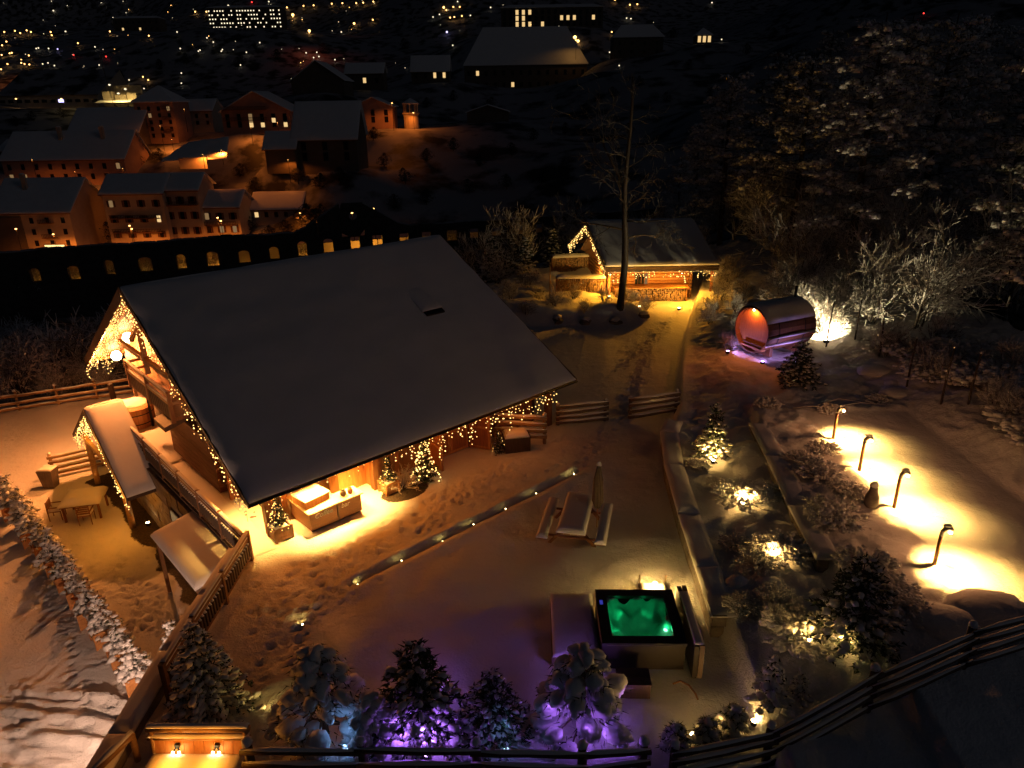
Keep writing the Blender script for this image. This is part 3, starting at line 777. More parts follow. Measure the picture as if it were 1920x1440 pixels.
icicle("warm icicle lights along the chalet front eave beside the doors", [(C(5.6, .06, RZE - .30), C(14.2, .06, RZE - .30))], .15, (.35, 1.15), .15, .026, 9, 1.3, loff=Vector((-.15, -.35, -.45)))
icicle("sparse warm icicle lights along the chalet front eave above the bar", [(C(.3, .06, RZE - .30), C(5.5, .06, RZE - .30))], .3, (.15, .75), .18, .024, 0)
# ------------------------------------------------------------------ deck, retaining walls, porch and lower terrace
dk = thing("deck", "snowy timber deck along the chalet gable behind the balustrade", "deck", (E1[0], E1[1], 0), ANG)
for k in range(44):
    t0 = .35 + k * .41
    MB().box(-.3, 1.5, t0, t0 + .395, -.12, -.02).build("plank", "wood_grey", dk)
mb = MB(); snow_sheet(mb, (-.22, .4, -.03), (.95, .4, -.03), (.95, 9.2, -.03), (-.22, 9.2, -.03), .09, 5, 30, .045, .12, 12); mb.build("snow_layer", "snow", dk, True)
mb = MB(); snow_sheet(mb, (-.22, 9.22, -.03), (1.45, 9.22, -.03), (1.45, 18.3, -.03), (-.22, 18.3, -.03), .12, 5, 26, .03, .12, 13); mb.build("snow_layer", "snow", dk, True)

lw = thing("lower_wall", "dark stone storey wall carrying the chalet deck above the terrace", "wall", (E1[0], E1[1], -3), ANG)
for j in range(6):
    t = .4
    while t < 18.2:
        w = rng.uniform(.5, .95); z0 = j * .48
        MB().box(-.42 - rng.uniform(0, .05), -.2, t, min(t + w, 18.3) - .02, z0, z0 + .46).build("stone", "stone", lw)
        t += w
MB().box(-.2, .5, .4, 18.3, -.2, 2.86).build("core", "stone", lw)
wd = MB().box(-.5, -.44, 6.4, 7.4, 0.05, 2.1).build("door", "wood_dark", lw)
MB().box(-.53, -.5, 6.5, 7.3, 1.1, 2.0).build("pane", "window_dim", wd)

def balustrade(name, label, P, cat="railing", balu=True, zbase=0.0, mat="wood_brown"):
    P = [Vector(p) for p in P]; root = thing(name, label, cat, P[0])
    Q = [p - P[0] for p in P]
    for i, q in enumerate(Q):
        MB().box(q.x - .065, q.x + .065, q.y - .065, q.y + .065, q.z - .25, q.z + 1.06).build("post", mat, root)
    for a, b in zip(Q[:-1], Q[1:]):
        d = (b - a).normalized(); e = d * .07
        for h, w, hh in ((1.0, .13, .09), (.80, .06, .12), (.12, .06, .10)):
            r_ = MB().beam(a + e + Vector((0, 0, h)), b - e + Vector((0, 0, h)), w, hh).build("rail", mat, root)
            if h > .2:
                m_ = MB(); sd = d.cross(Vector((0, 0, 1))) * (w / 2); z = Vector((0, 0, h + hh / 2 + .002))
                snow_sheet(m_, a + e - sd + z, a + e + sd + z, b - e + sd + z, b - e - sd + z, .05, 2, 6, .015, .04, int(a.x * 7) % 50, drop=.5)
                m_.build("snow_ridge", "snow", r_, True)
        if balu:
            m_ = MB(); n = int((b - a).length / .16); sm = MB()
            for k in range(n):
                p = a.lerp(b, (k + .5) / n)
                m_.box(p.x - .045, p.x + .045, p.y - .045, p.y + .045, p.z + .17, p.z + .62)
                sm.dome(p + Vector((0, 0, .62)), .05, .05, .05, rng, 6, 2)
            pn = m_.build("baluster_row", "wood_dark", root, kind="stuff")
            sm.build("snow_cap", "snow", pn, True, kind="stuff")
    return root
balustrade("deck_balustrade", "long timber balustrade with snow-capped balusters along the chalet deck edge", [C(-.22, t, 0) for t in (12.3, 10.3, 8.3, 6.3, 4.3, 2.3, .35)])
# parapet wall between yard and car park, snow on top
WX = [(-9.18, 19.9), (-9.22, 17.5), (-9.32, 15.2), (-9.3, 12.5), (-9.25, 9.0)]
pw = thing("parapet_wall", "stone parapet wall with a thick smooth cap of snow beside the car park", "wall", (WX[0][0], WX[0][1], -3))
o3 = Vector((WX[0][0], WX[0][1], -3))
for (xa, ya), (xb, yb) in zip(WX[:-1], WX[1:]):
    MB().hexa([Vector((xa - .28, ya, -3.2)) - o3, Vector((xb - .28, yb, -3.2)) - o3, Vector((xb + .26, yb, -3.2)) - o3, Vector((xa + .26, ya, -3.2)) - o3],
              [Vector((xa - .28, ya, .32)) - o3, Vector((xb - .28, yb, .32)) - o3, Vector((xb + .26, yb, .32)) - o3, Vector((xa + .26, ya, .32)) - o3]).build("wall_section", "stone", pw)
    mb = MB(); snow_sheet(mb, Vector((xb - .32, yb, .322)) - o3, Vector((xb + .28, yb, .322)) - o3, Vector((xa + .28, ya, .322)) - o3, Vector((xa - .32, ya, .322)) - o3, .2, 5, 14, .03, .18, 5, drop=.75); mb.build("snow_cap", "snow", pw, True)
balustrade("wall_railing", "timber railing standing inside the snow-capped parapet wall", [(-8.70, 19.75, .1), (-8.74, 17.6, .1), (-8.8, 15.6, .1), (-8.82, 13.9, .1)])

wlp = thing("assumed_wall_lamp", "assumed lamp on the hidden car park face of the snow-capped parapet wall", "wall lamp", (-9.62, 12.2, -1.0))  # unseen lamp, assumed from the light lying on the car park ruts
MB().box(-.08, .02, -.1, .1, -.12, .12).build("housing", "black_metal", wlp); MB().lathe([(.03, -.06), (.06, 0), (.03, .06)], 8, (-.12, 0, 0)).build("bulb", "bulb_bright", wlp, True)
light('POINT', wlp, (-.35, 0, 0), 1300, (1.0, .55, .34), .06)
# entrance porch of the lower storey
PS, PT, PW, PE, PR = -1.55, 13.4, 4.2, -.6, 2.0
po = thing("entrance_porch", "small gabled porch roof with snow and fairy lights below the balustrade", "porch", C(0, PT, -3), ANG)
for sg in (-1, 1):
    mb = MB(); a, b = (PS, sg * PW, PE + 3 - .2), (.0, sg * PW, PE + 3 - .2); c, d = (.0, sg * .002, PR + 3 - .2), (PS, sg * .002, PR + 3 - .2)
    if sg < 0: snow_sheet(mb, a, b, c, d, .2, 8, 18, .03, .25, 21)
    else: snow_sheet(mb, b, a, d, c, .2, 8, 18, .03, .25, 22)
    mb.build("roof_snow", "roof_snow", po, True)
    lo = [Vector(q) - Vector((0, 0, .15)) for q in (a, b, c, d)]; hi = [q + Vector((0, 0, .146)) for q in lo]
    rd = MB().hexa(lo if sg < 0 else lo[::-1], hi if sg < 0 else hi[::-1]).build("roof_deck", "wood_dark", po)
    MB().hexa([Vector((PS - .05, sg * PW, PE + 2.52)), Vector((PS + .001, sg * PW, PE + 2.52)), Vector((PS + .001, sg * .01, PR + 2.52)), Vector((PS - .05, sg * .01, PR + 2.52))],
              [Vector((PS - .05, sg * PW, PE + 2.85)), Vector((PS + .001, sg * PW, PE + 2.85)), Vector((PS + .001, sg * .01, PR + 2.85)), Vector((PS - .05, sg * .01, PR + 2.85))]).build("barge_board", "wood_grey", po)
    for t_ in (2.7,):
        MB().tube((PS + .25, sg * t_, 0), (PS + .25, sg * t_, 2.9), .14, .13, 10).build("column", "wood_log", po, True)
MB().beam((PS + .25, -3.6, 2.35), (PS + .25, 3.6, 2.35), .16, .2).build("tie_beam", "wood_log", po)
def prk(f, sg, s=PS - .05): return C(s, PT + sg * PW * f, PR - .45 + (PE - PR) * f)
icicle("warm icicle lights on the far rake of the entrance porch", [(prk(0, 1), prk(1, 1)), (prk(.1, 1, PS + .25), prk(.95, 1, PS + .25))], .13, (.2, 1.0), .13, .026, 32, 2.4, col=(1.0, .30, .02))
icicle("warm light string following the long near rake of the entrance porch", [(prk(0, -1), prk(1.0, -1)), (prk(.75, -1), prk(1.03, -1))], .11, (.1, .38), .11, .027, 55, 2.0, col=(1.0, .30, .02), loff=Vector((-.35, -.25, -.3)))
def uplight(label, p, aim, power, col, cone=70, mat="bulb_bright", group=None, r=.05, name="uplight", blend=.5, size=1.0, cat="spotlight", lift=.1):
    o = thing(name, label, cat, p, 0, group)
    MB().lathe([(.075 * size, 0), (.085 * size, .05 * size), (.07 * size, .09 * size), (.06 * size, .09 * size)], 10).build("housing", "black_metal", o, True)
    MB().lathe([(.058 * size, .092 * size), (.05 * size, .10 * size), (.02 * size, .105 * size)], 10).build("lens", mat, o, True)
    light('SPOT', o, (0, 0, lift), power, col, r, aim, cone, blend)
    return o
for lb, (px, py), tgt in (("ground spotlight at the foot of the near porch column", (278, 984), C(PS + .3, PT - 2.7, -1.3)), ("ground spotlight at the foot of the far porch column", (181, 931), C(PS + .3, PT + 2.5, -1.2)), ("ground spotlight under the lean-to by the parapet wall", (381, 1108), C(-.4, 3.6, -1.6))):
    p = g(px, py, -2.95); uplight(lb, p, tgt - p, 420, WARM, 120, size=1.3)

# lean-to roof
le = thing("lean_to_roof", "flat snow-covered lean-to roof below the balustrade", "lean-to", C(-.2, 3, -3), ANG)
mb = MB(); snow_sheet(mb, (-1.65, -2.15, 2.42), (.05, -2.15, 2.72), (.05, 2.2, 2.72), (-1.65, 2.2, 2.42), .22, 8, 18, .02, .22, 31); mb.build("roof_snow", "roof_snow", le, True)
MB().hexa([(-1.6, -2.1, 2.3), (.03, -2.1, 2.6), (.03, 2.15, 2.6), (-1.6, 2.15, 2.3)], [(-1.6, -2.1, 2.415), (.03, -2.1, 2.715), (.03, 2.15, 2.715), (-1.6, 2.15, 2.415)]).build("roof_deck", "wood_grey", le)
for t in (-1.95, 2.0):
    MB().box(-1.55, -1.43, t - .06, t + .06, 0, 2.3).build("post", "wood_brown", le)

# wooden hot tub on the deck
ht = thing("barrel_tub", "round orange wooden bath tub with metal hoops and snowy cover on the deck", "hot tub", C(.62, 14.5, .05))
R_ = .82
for k in range(26):
    q0, q1 = 2 * math.pi * k / 26, 2 * math.pi * (k + .94) / 26
    MB().hexa([(R_ * math.cos(q0), R_ * math.sin(q0), 0), (R_ * math.cos(q1), R_ * math.sin(q1), 0), ((R_ - .06) * math.cos(q1), (R_ - .06) * math.sin(q1), 0), ((R_ - .06) * math.cos(q0), (R_ - .06) * math.sin(q0), 0)],
              [(R_ * 1.04 * math.cos(q0), R_ * 1.04 * math.sin(q0), 1.0), (R_ * 1.04 * math.cos(q1), R_ * 1.04 * math.sin(q1), 1.0), ((R_ - .05) * math.cos(q1), (R_ - .05) * math.sin(q1), 1.0), ((R_ - .05) * math.cos(q0), (R_ - .05) * math.sin(q0), 1.0)]).build("stave", "wood_orange", ht)
for z in (.25, .7):
    MB().lathe([(R_ + .005 + .03 * z, z), (R_ + .02 + .03 * z, z + .02), (R_ + .005 + .03 * z, z + .05)], 26).build("hoop", "black_metal", ht)
MB().lathe([(R_ - .02, .96), (R_ + .03, 1.0), (R_ - .1, 1.06), (.02, 1.10)], 20).build("cover", "wood_orange", ht)
mb = MB(); mb.dome((-.1, .1, 1.04), .74, .70, .17, 5, 16, 4, .08); mb.build("snow_cap", "snow", ht, True)
MB().box(-.35, .35, -1.25, -.86, 0, .5).build("step", "wood_orange", ht)
MB().tube((.9, -.3, 0), (.9, -.3, 1.7), .06, n=8).build("stove_pipe", "black_metal", ht, True)

# terrace furniture
tb = thing("terrace_table", "square table under a thick snow cushion with slatted chairs on the terrace", "table", g(164, 962, -2.97), ANG - .5)
mb = MB(); snow_sheet(mb, (-.85, -.7, .76), (.85, -.7, .76), (.85, .7, .76), (-.85, .7, .76), .3, 8, 8, .03, .28, 41, drop=.8); mb.build("snow_cap", "snow", tb, True)
MB().box(-.8, .8, -.65, .65, .70, .757).build("table_top", "wood_brown", tb)
for x in (-.7, .7):
    for y in (-.55, .55): MB().box(x - .04, x + .04, y - .04, y + .04, -.05, .70).build("leg", "wood_brown", tb)
def chair(label, loc, rz):
    o = thing("garden_chair", label, "chair", loc, rz, "snowy chairs at the terrace table")
    for x in (-.25, .25):
        for y in (-.25, .25): MB().tube((x, y, 0), (x, y, .45 if y < 0 else .95), .02, n=6).build("leg", "wood_brown", o)
    MB().box(-.27, .27, -.27, .27, .43, .46).build("seat", "wood_brown", o)
    for k in range(4): MB().box(-.25, .25, .24, .265, .55 + k * .1, .62 + k * .1).build("slat", "wood_brown", o)
    for x in (-.27, .27): MB().beam((x, -.26, .66), (x, .26, .66), .05, .03).build("armrest", "wood_brown", o)
    m_ = MB(); snow_sheet(m_, (-.26, -.26, .462), (.26, -.26, .462), (.26, .22, .462), (-.26, .22, .462), .14, 3, 3, .02, .12, 42); m_.build("snow_cap", "snow", o, True)
    return o
tm = Matrix.Translation(tb.location) @ Matrix.Rotation(ANG - .5, 4, 'Z')
chair("slatted chair tucked under the near side of the snowy terrace table", tm @ Vector((.25, -.85, 0)), ANG - .5 + math.pi)
chair("slatted chair drawn out at the end of the snowy terrace table", tm @ Vector((-1.15, -.1, 0)), ANG - .5 + math.pi / 2)
bn = thing("waste_bin", "dark tapered waste bin beside the four-rail fence", "bin", g(97, 912, -3))
MB().hexa([(-.25, -.22, 0), (.25, -.22, 0), (.25, .22, 0), (-.25, .22, 0)], [(-.36, -.3, .95), (.36, -.3, .95), (.36, .3, .95), (-.36, .3, .95)]).build("body", "wood_grey", bn)
mb = MB(); snow_sheet(mb, (-.34, -.28, .952), (.34, -.28, .952), (.34, .28, .952), (-.34, .28, .952), .1, 4, 4, .03, .1, 43); mb.build("snow_cap", "snow", bn, True)

pa, pb = g(103, 893, -3), g(197, 872, -3)
rail_fence("terrace_fence", "four-rail timber fence lit by the porch lights", [pa, pa.lerp(pb, .97)], (.2, .5, .8, 1.1), 1.2, .07, mat="wood_log")
fa, fb = g(-40, 781, -3), g(252, 737, -3)
rail_fence("valley_fence", "long three-rail fence at the edge of the dark valley slope", [fa.lerp(fb, k / 4) for k in range(5)], (.2, .55, 1.0), 1.25, .075, mat="wood_log")
fp = g(214, 752, -3)
rt = thing("gate_post", "dark square post near the valley fence behind the porch", "post", fp)
MB().box(-.12, .12, -.12, .12, -.1, 1.15).build("shaft", "wood_dark", rt); MB().dome((0, 0, 1.14), .14, .14, .09, 3).build("snow_cap", "snow", rt, True)

# ------------------------------------------------------------------ the bar
bar = thing("coffee_bar", "L-shaped wooden bar counter with white lettering in a pool of light", "bar counter", C(2.14, .40, 0), ANG)
# local x along the eave, y inwards
MB().box(0, 1.08, 0, .06, .08, .76).build("front_panel", "wood_board", bar); MB().box(1.1, 2.05, 0, .06, .08, .76).build("front_panel", "wood_board", bar)
MB().box(-.0, .06, .06, 1.5, .08, .76).build("side_panel", "wood_board", bar); MB().box(1.99, 2.05, .06, .6, .08, .76).build("side_panel", "wood_board", bar)
MB().box(1.06, 1.12, -.03, 0, .05, .77).build("batten", "wood_dark", bar)
MB().box(0.05, 2.0, .05, .6, 0, .08).build("plinth", "wood_dark", bar)
MB().box(-.07, 2.12, -.08, .62, .761, .81).build("counter_top", "fur_cloth", bar); MB().box(-.07, .62, .621, 1.6, .761, .81).build("counter_top", "fur_cloth", bar)
for txt, x in (("Coffee", .17), ("bar", 1.22)):
    cu = bpy.data.curves.new("lettering", 'FONT'); cu.body = txt; cu.size = .26; cu.extrude = .006; cu.shear = .25
    fo = bpy.data.objects.new("lettering", cu); COL.objects.link(fo)
    dg = bpy.context.evaluated_depsgraph_get(); me = bpy.data.meshes.new_from_object(fo.evaluated_get(dg)); me.name = "lettering"
    me.materials.clear(); me.materials.append(MATS["white_paint"])
    bpy.data.objects.remove(fo)
    lo_ = place("lettering", me, bar, None, (x, -.008, .50)); lo_.rotation_euler = (math.radians(90), 0, 0)
bx_ = thing("counter_crate", "square wooden crate with a white cloth standing on the bar", "crate", C(2.62, 1.12, .811), ANG + .12)
MB().box(-.5, .5, -.4, .4, 0, .3).build("body", "wood_orange", bx_)
mb = MB(); snow_sheet(mb, (-.53, -.43, .301), (.53, -.43, .301), (.53, .43, .301), (-.53, .43, .301), .05, 4, 4, .01, .05, 3); mb.build("cloth", "white_paint", bx_)
for k, (dx_, sc_) in enumerate(((0, 1.0), (.28, .85))):
    lm = thing("table_lantern", ("round wicker lantern at the end of the bar counter", "small brown pot beside the lantern on the bar counter")[k], ("lantern", "pot")[k], C(3.62 + dx_, .62 - .02 * k, .811), ANG)
    MB().lathe([(.06 * sc_, 0), (.11 * sc_, .06), (.12 * sc_, .14), (.08 * sc_, .22), (.05 * sc_, .24)], 12).build("body", ("canvas", "wood_brown")[k], lm, True)
    MB().lathe([(.052 * sc_, .241), (.06 * sc_, .25), (.03 * sc_, .27)], 12).build("lid", "wood_dark", lm, True)
for lb, s, t, w, d, a in (("orange upright cabinet at the back of the bar by the post", 1.7, 2.2, .8, .5, .35), ("long wooden chest with fur throws behind the bar", 4.75, 2.3, 1.35, .6, .18)):
    cb = thing("bar_cabinet", lb, "cabinet", C(s, t, 0), ANG + a)
    MB().box(-w / 2, w / 2, -d / 2, d / 2, 0, .95).build("body", "wood_orange", cb); MB().box(-w / 2 - .02, w / 2 + .02, -d / 2 - .02, d / 2 + .02, .951, 1.0).build("top", "wood_orange", cb)
    if w > 1:
        mb = MB()
        for k in range(7): mb.dome((-w / 2 + .12 + k * (w - .2) / 6, rng.uniform(-.1, .1), 1.0), .16, .2, .16, rng, 8, 3, .25)
        mb.build("fur_throw", "fur_cloth", cb, True)
for k, (s, t) in enumerate(((2.5, .7), (3.6, 1.0), (4.6, 1.0), (1.0, 2.0))):  # lamps hidden by the roof, assumed from the pool of light at the bar
    o = thing("assumed_bar_lamp", ("assumed shaded lamp under the eave above the bar counter corner", "assumed shaded lamp under the eave above the middle of the bar", "assumed shaded lamp under the eave by the bar side post", "assumed shaded lamp under the eave behind the bar post")[k], "lamp", C(s, t, rz_(t) - .62), ANG)
    MB().lathe([(.03, .16), (.04, .10), (.13, .02), (.12, .02)], 12).build("shade", "black_metal", o, True)
    MB().lathe([(.02, .05), (.05, .02), (.045, -.02), (.02, -.05)], 10).build("bulb", "bulb_bright", o, True)
    light('SPOT', o, (0, 0, -.06), (2000, 1700, 1700, 1500)[k], (1.0, .50, .10), .07, (-.02, -.02, -1), 90, .8)
    light('POINT', o, (0, 0, -.15), 95, (1.0, .24, .014), .08)

# planters with little trees at the bar and doors
# ------------------------------------------------------------------ vegetation meshes
def conifer(seed, h, rad, whorls, nb, clump, snow_r, droop=.25, low=.06, needles=9, nl=.22, snow_p=.8, shape=1.0, lump=.3):
    r = random.Random(seed); nd, sn, tk = MB(), MB(), MB()
    tk.tube((0, 0, -.2), (0, 0, h * .96), .035 * h ** .8 + .02, .01, 7)
    for w in range(whorls):
        f = (w + .5) / whorls; z = h * (low + (1 - low) * f ** .92)
        L = rad * (1 - f) ** shape * r.uniform(.85, 1.12) + rad * .08
        n = max(3, int(nb * (1 - f * .55)))
        a0 = r.uniform(0, 6.28)
        for k in range(n):
            a = a0 + 6.283 * k / n + r.uniform(-.2, .2); l = L * r.uniform(.75, 1.15)
            m = max(1, int(l / clump + .5))
            dv = Vector((math.cos(a), math.sin(a), 0))
            for j in range(m):
                q = (j + .6 + r.uniform(-.2, .2)) / m
                p = dv * (l * q) + Vector((r.gauss(0, .04), r.gauss(0, .04), z - droop * l * q * q + r.gauss(0, .03)))
                cs = clump * r.uniform(.7, 1.15)
                for _ in range(needles):
                    e = (dv * r.uniform(.2, 1.2) + Vector((r.gauss(0, .8), r.gauss(0, .8), r.gauss(-.1, .45)))).normalized()
                    sd = e.orthogonal().normalized()
                    sd = (sd * math.cos(r.random() * 6.28) + e.cross(sd) * math.sin(r.random() * 6.28)) * (nl * .22)
                    b = p + Vector((r.gauss(0, cs * .25), r.gauss(0, cs * .25), r.gauss(-.02, cs * .12)))
                    nd.add([b - sd, b + sd, b + e * nl * r.uniform(.7, 1.3)], [(0, 1, 2)])
                if r.random() < snow_p:
                    sr = snow_r * r.uniform(.6, 1.25) * (1 - .35 * f)
                    sn.dome(p + Vector((0, 0, .03)), sr * 1.25, sr * .85, sr * r.uniform(.45, .8), r, 7, 3, lump, -.35, rot=a)
    return tk.mesh("trunk", "bark", True), nd.mesh("foliage", "needle"), sn.mesh("snow_load", "tree_snow", True)
def pillow_tree(seed, h, rad, n, sr):
    """a pine whose boughs have turned into big cushions of snow"""
    r = random.Random(seed); nd, sn, tk = MB(), MB(), MB()
    tk.tube((0, 0, -.2), (0, 0, h * .85), .09, .02, 7)
    for k in range(n):
        f = (k + .5) / n; z = h * (.10 + .86 * f); a = k * 2.4 + r.uniform(-.4, .4)
        l = rad * (1 - f) ** .62 * r.uniform(.55, 1.05)
        p = Vector((math.cos(a) * l, math.sin(a) * l, z - .12 * l))
        tk.tube((0, 0, z), p, .03, .012, 5)
        s = sr * r.uniform(.65, 1.2) * (1.1 - .35 * f)
        sn.dome(p, s * 1.25, s * .9, s * r.uniform(.6, .9), r, 12, 5, .2, -.3, rot=a)
        for j in range(3):
            q = p + Vector((math.cos(a + r.gauss(0, .9)) * s * .8, math.sin(a + r.gauss(0, .9)) * s * .8, -s * r.uniform(.2, .7)))
            ss = s * r.uniform(.3, .55); sn.dome(q, ss, ss * .8, ss * .9, r, 8, 4, .18, -.4, rot=a)
        for _ in range(60):
            e = Vector((r.gauss(math.cos(a) * .5, .7), r.gauss(math.sin(a) * .5, .7), r.gauss(-.45, .4))).normalized()
            sd = e.orthogonal().normalized() * .013
            b = p + Vector((r.gauss(0, s * .55), r.gauss(0, s * .55), r.uniform(-.35, .05) * s))
            nd.add([b - sd, b + sd, b + e * .17], [(0, 1, 2)])
    return tk.mesh("trunk", "bark", True), nd.mesh("foliage", "needle"), sn.mesh("snow_load", "tree_snow", True)
def bare_tree(seed, h, spread, stems=1, depth=5, r0=.16, twig=.35, lean=.15, bias=.25, kids=(2, 4), first=.28, rmin=.008):
    r = random.Random(seed); big, tw = MB(), MB()
    def grow(p, d, L, rad, lev):
        n = 3 if lev < 2 else 2
        pts, rs = [p], [rad]
        for i in range(n):
            d = (d + Vector((r.gauss(0, .16), r.gauss(0, .16), r.gauss(bias * .25, .10)))).normalized()
            p = p + d * (L / n); pts.append(p); rs.append(rad * (1 - .45 * (i + 1) / n))
        (big if lev < 2 else tw).path(pts, rs, 6 if lev < 1 else (5 if lev < 2 else 3))
        if lev >= depth: return
        for _ in range(r.randint(*kids) + (1 if lev == 0 else 0)):
            i = r.randint(1, n); q = pts[i]
            a = r.uniform(0, 6.28); o = d.orthogonal().normalized(); o = (o * math.cos(a) + d.cross(o) * math.sin(a))
            e = (d * r.uniform(.3, .9) + o * spread * r.uniform(.6, 1.1)).normalized()
            grow(q, e, L * r.uniform(.55, .82), max(rmin, rs[i] * .62), lev + 1)
        grow(p, d, L * r.uniform(.6, .8), max(rmin, rs[-1] * .9), lev + 1)
    for k in range(stems):
        a = r.uniform(0, 6.28); ln = lean * (1 if stems == 1 else r.uniform(.6, 2.2))
        grow(Vector((r.gauss(0, .12 * (stems > 1)), r.gauss(0, .12 * (stems > 1)), -.1)), Vector((math.cos(a) * ln, math.sin(a) * ln, 1)).normalized(), h * first * r.uniform(.85, 1.15), r0, 0)
    return big.mesh("trunk", "frost_bark", True), tw.mesh("crown", "frost_twig")
def snow_shrub(seed, rad, h, n):
    r = random.Random(seed); tw, sn = MB(), MB()
    for k in range(n):
        a, l = r.uniform(0, 6.28), rad * r.random() ** .6
        p = Vector((math.cos(a) * l * .3, math.sin(a) * l * .3, 0)); d = Vector((math.cos(a) * l, math.sin(a) * l, h * r.uniform(.5, 1.1) * (1 - .45 * (l / rad) ** 2)))
        q = p + d * .55 + Vector((0, 0, .05)); e = p + d
        tw.path([p, q, e], [.012, .009, .004], 3)
        for j in range(3):
            b = q.lerp(e, r.random()); f = b + Vector((r.gauss(0, .12), r.gauss(0, .12), r.uniform(0, .14))); tw.path([b, f], [.006, .003], 3)
        if r.random() < .95:
            for f_ in (1.0, r.uniform(.8, .95), r.uniform(.6, .85)):
                s = r.uniform(.025, .075); sn.dome(p + d * f_ + Vector((r.gauss(0, .03), r.gauss(0, .03), .02)), s * 1.5, s, s * .7, r, 6, 2, .35, -.4, rot=a)
    return tw.mesh("twig_mass", "frost_twig"), sn.mesh("snow_load", "tree_snow", True)
def plant(name, label, cat, meshes, loc, rz=0, sc=None, group=None, names=None):
    o = thing(name, label, cat, loc, rz, group, sc)
    for me in meshes:
        nm = me.name.split(".")[0]; place(nm, me, o, "stuff" if nm in ("foliage", "snow_load", "twig_mass", "crown") else None)
    return o

def near_name(base, p, marks, limit=None):
    q = min(marks, key=lambda m_: (m_[0] - p[0]) ** 2 + (m_[1] - p[1]) ** 2)
    return base + " " + q[2]
def upright_tree(seed, h, r0):
    r = random.Random(seed); big, tw = MB(), MB()
    pts = [Vector((.10 * math.sin(i * .9) + .012 * i, .08 * math.cos(i * 1.3), -.2 + (h + .2) * i / 9)) for i in range(10)]
    big.path(pts, [r0 * (1 - .085 * i) for i in range(10)], 8)
    def grow(p, d, L, rad, lev):
        P, R = [p], [rad]
        for i in range(4):
            d = (d + Vector((r.gauss(0, .22), r.gauss(0, .22), r.gauss(.03, .14)))).normalized(); p = p + d * (L / 4); P.append(p); R.append(rad * (1 - .2 * (i + 1)))
        (big if lev == 0 else tw).path(P, R, 5 if lev == 0 else 3)
        if lev >= 3: return
        for i in (1, 2, 3, 3, 4):
            a = r.uniform(0, 6.28); o = d.orthogonal().normalized(); o = o * math.cos(a) + d.cross(o) * math.sin(a)
            grow(P[i], (d * .8 + o * r.uniform(.5, 1.0)).normalized(), L * r.uniform(.38, .6), max(.016, R[i] * .6), lev + 1)
    grow(pts[4], Vector((-.35, .1, 1)).normalized(), h * .42, r0 * .5, 0)
    for k in range(17):
        f = .34 + .64 * k / 17; i = min(8, int(f * 9)); a = k * 2.4 + r.uniform(-.4, .4)
        grow(pts[i].lerp(pts[i + 1], f * 9 - i), Vector((math.cos(a), math.sin(a), r.uniform(-.05, .45))).normalized(), (3.6 * (1 - f) + 1.5) * r.uniform(.7, 1.1), r0 * .34 * (1.2 - f), 0 if k < 5 else 1)
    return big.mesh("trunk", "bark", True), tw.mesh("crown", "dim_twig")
# --- little firs in boxes
FIR_S = [conifer(100 + k, 1.35, .55, 9, 8, .2, .125, .38, .08, 8, .10, 1.0, 1.0, .42) for k in range(3)]
def planter(label, loc, rz, tree=None, group=None, w=.72, h=.62, lit=False, mat="wood_orange", ts=1.0):
    o = thing("planter_box", label, "planter", loc, rz, group)
    t_ = .035
    for q in ((-w / 2, w / 2, -w / 2, -w / 2 + t_), (-w / 2, w / 2, w / 2 - t_, w / 2)):
        for k in range(3): MB().box(*q, .03 + k * h / 3, .03 + (k + 1) * h / 3 - .012).build("board", mat, o)
    for q in ((-w / 2, -w / 2 + t_, -w / 2 + t_, w / 2 - t_), (w / 2 - t_, w / 2, -w / 2 + t_, w / 2 - t_)):
        for k in range(3): MB().box(*q, .03 + k * h / 3, .03 + (k + 1) * h / 3 - .012).build("board", mat, o)
    for x in (-1, 1):
        for y in (-1, 1): MB().box(x * w / 2 - .04, x * w / 2 + .04, y * w / 2 - .04, y * w / 2 + .04, 0, h + .02).build("corner_post", mat, o)
    m_ = MB(); a = w / 2 - t_; snow_sheet(m_, (-a, -a, h - .12), (a, -a, h - .12), (a, a, h - .12), (-a, a, h - .12), .16, 4, 4, .03, .1, int(loc[0] * 13) % 60)
    m_.build("snow_cap", "snow", o, True)
    return o
pl0 = planter("wooden planter box in the diagonal row edging the terrace", g(45, 985, -3), ANG - .15, group="planter boxes along the terrace edge")
A_, B_ = Vector((-22.4, 27.7, -3)), Vector((-11.95, 17.55, -3))
NP = 11
for k in range(NP):
    p = A_.lerp(B_, k / (NP - 1)) + Vector((rng.gauss(0, .06), rng.gauss(0, .06), 0)); rz0 = ANG - .05 + rng.gauss(0, .06)
    if k == 0: pl0.location = p; pl0.rotation_euler = (0, 0, rz0)
    else: dup(pl0, p, rz0)
    plant("small_fir", "small snow-laden fir growing in a box of the terrace row", "fir tree", FIR_S[k % 3], p + Vector((0, 0, .5)), rng.uniform(0, 6), rng.uniform(.85, 1.12) * (1.35 if k == 0 else 1), "firs in the terrace row")
p = Vector((-10.85, 18.0, -3))
planter("end planter box tucked against the parapet wall", p, ANG + .3)
plant("small_fir", "snow-laden fir in the end box against the parapet wall", "fir tree", FIR_S[1], p + Vector((0, 0, .5)), 1.0, 1.15)

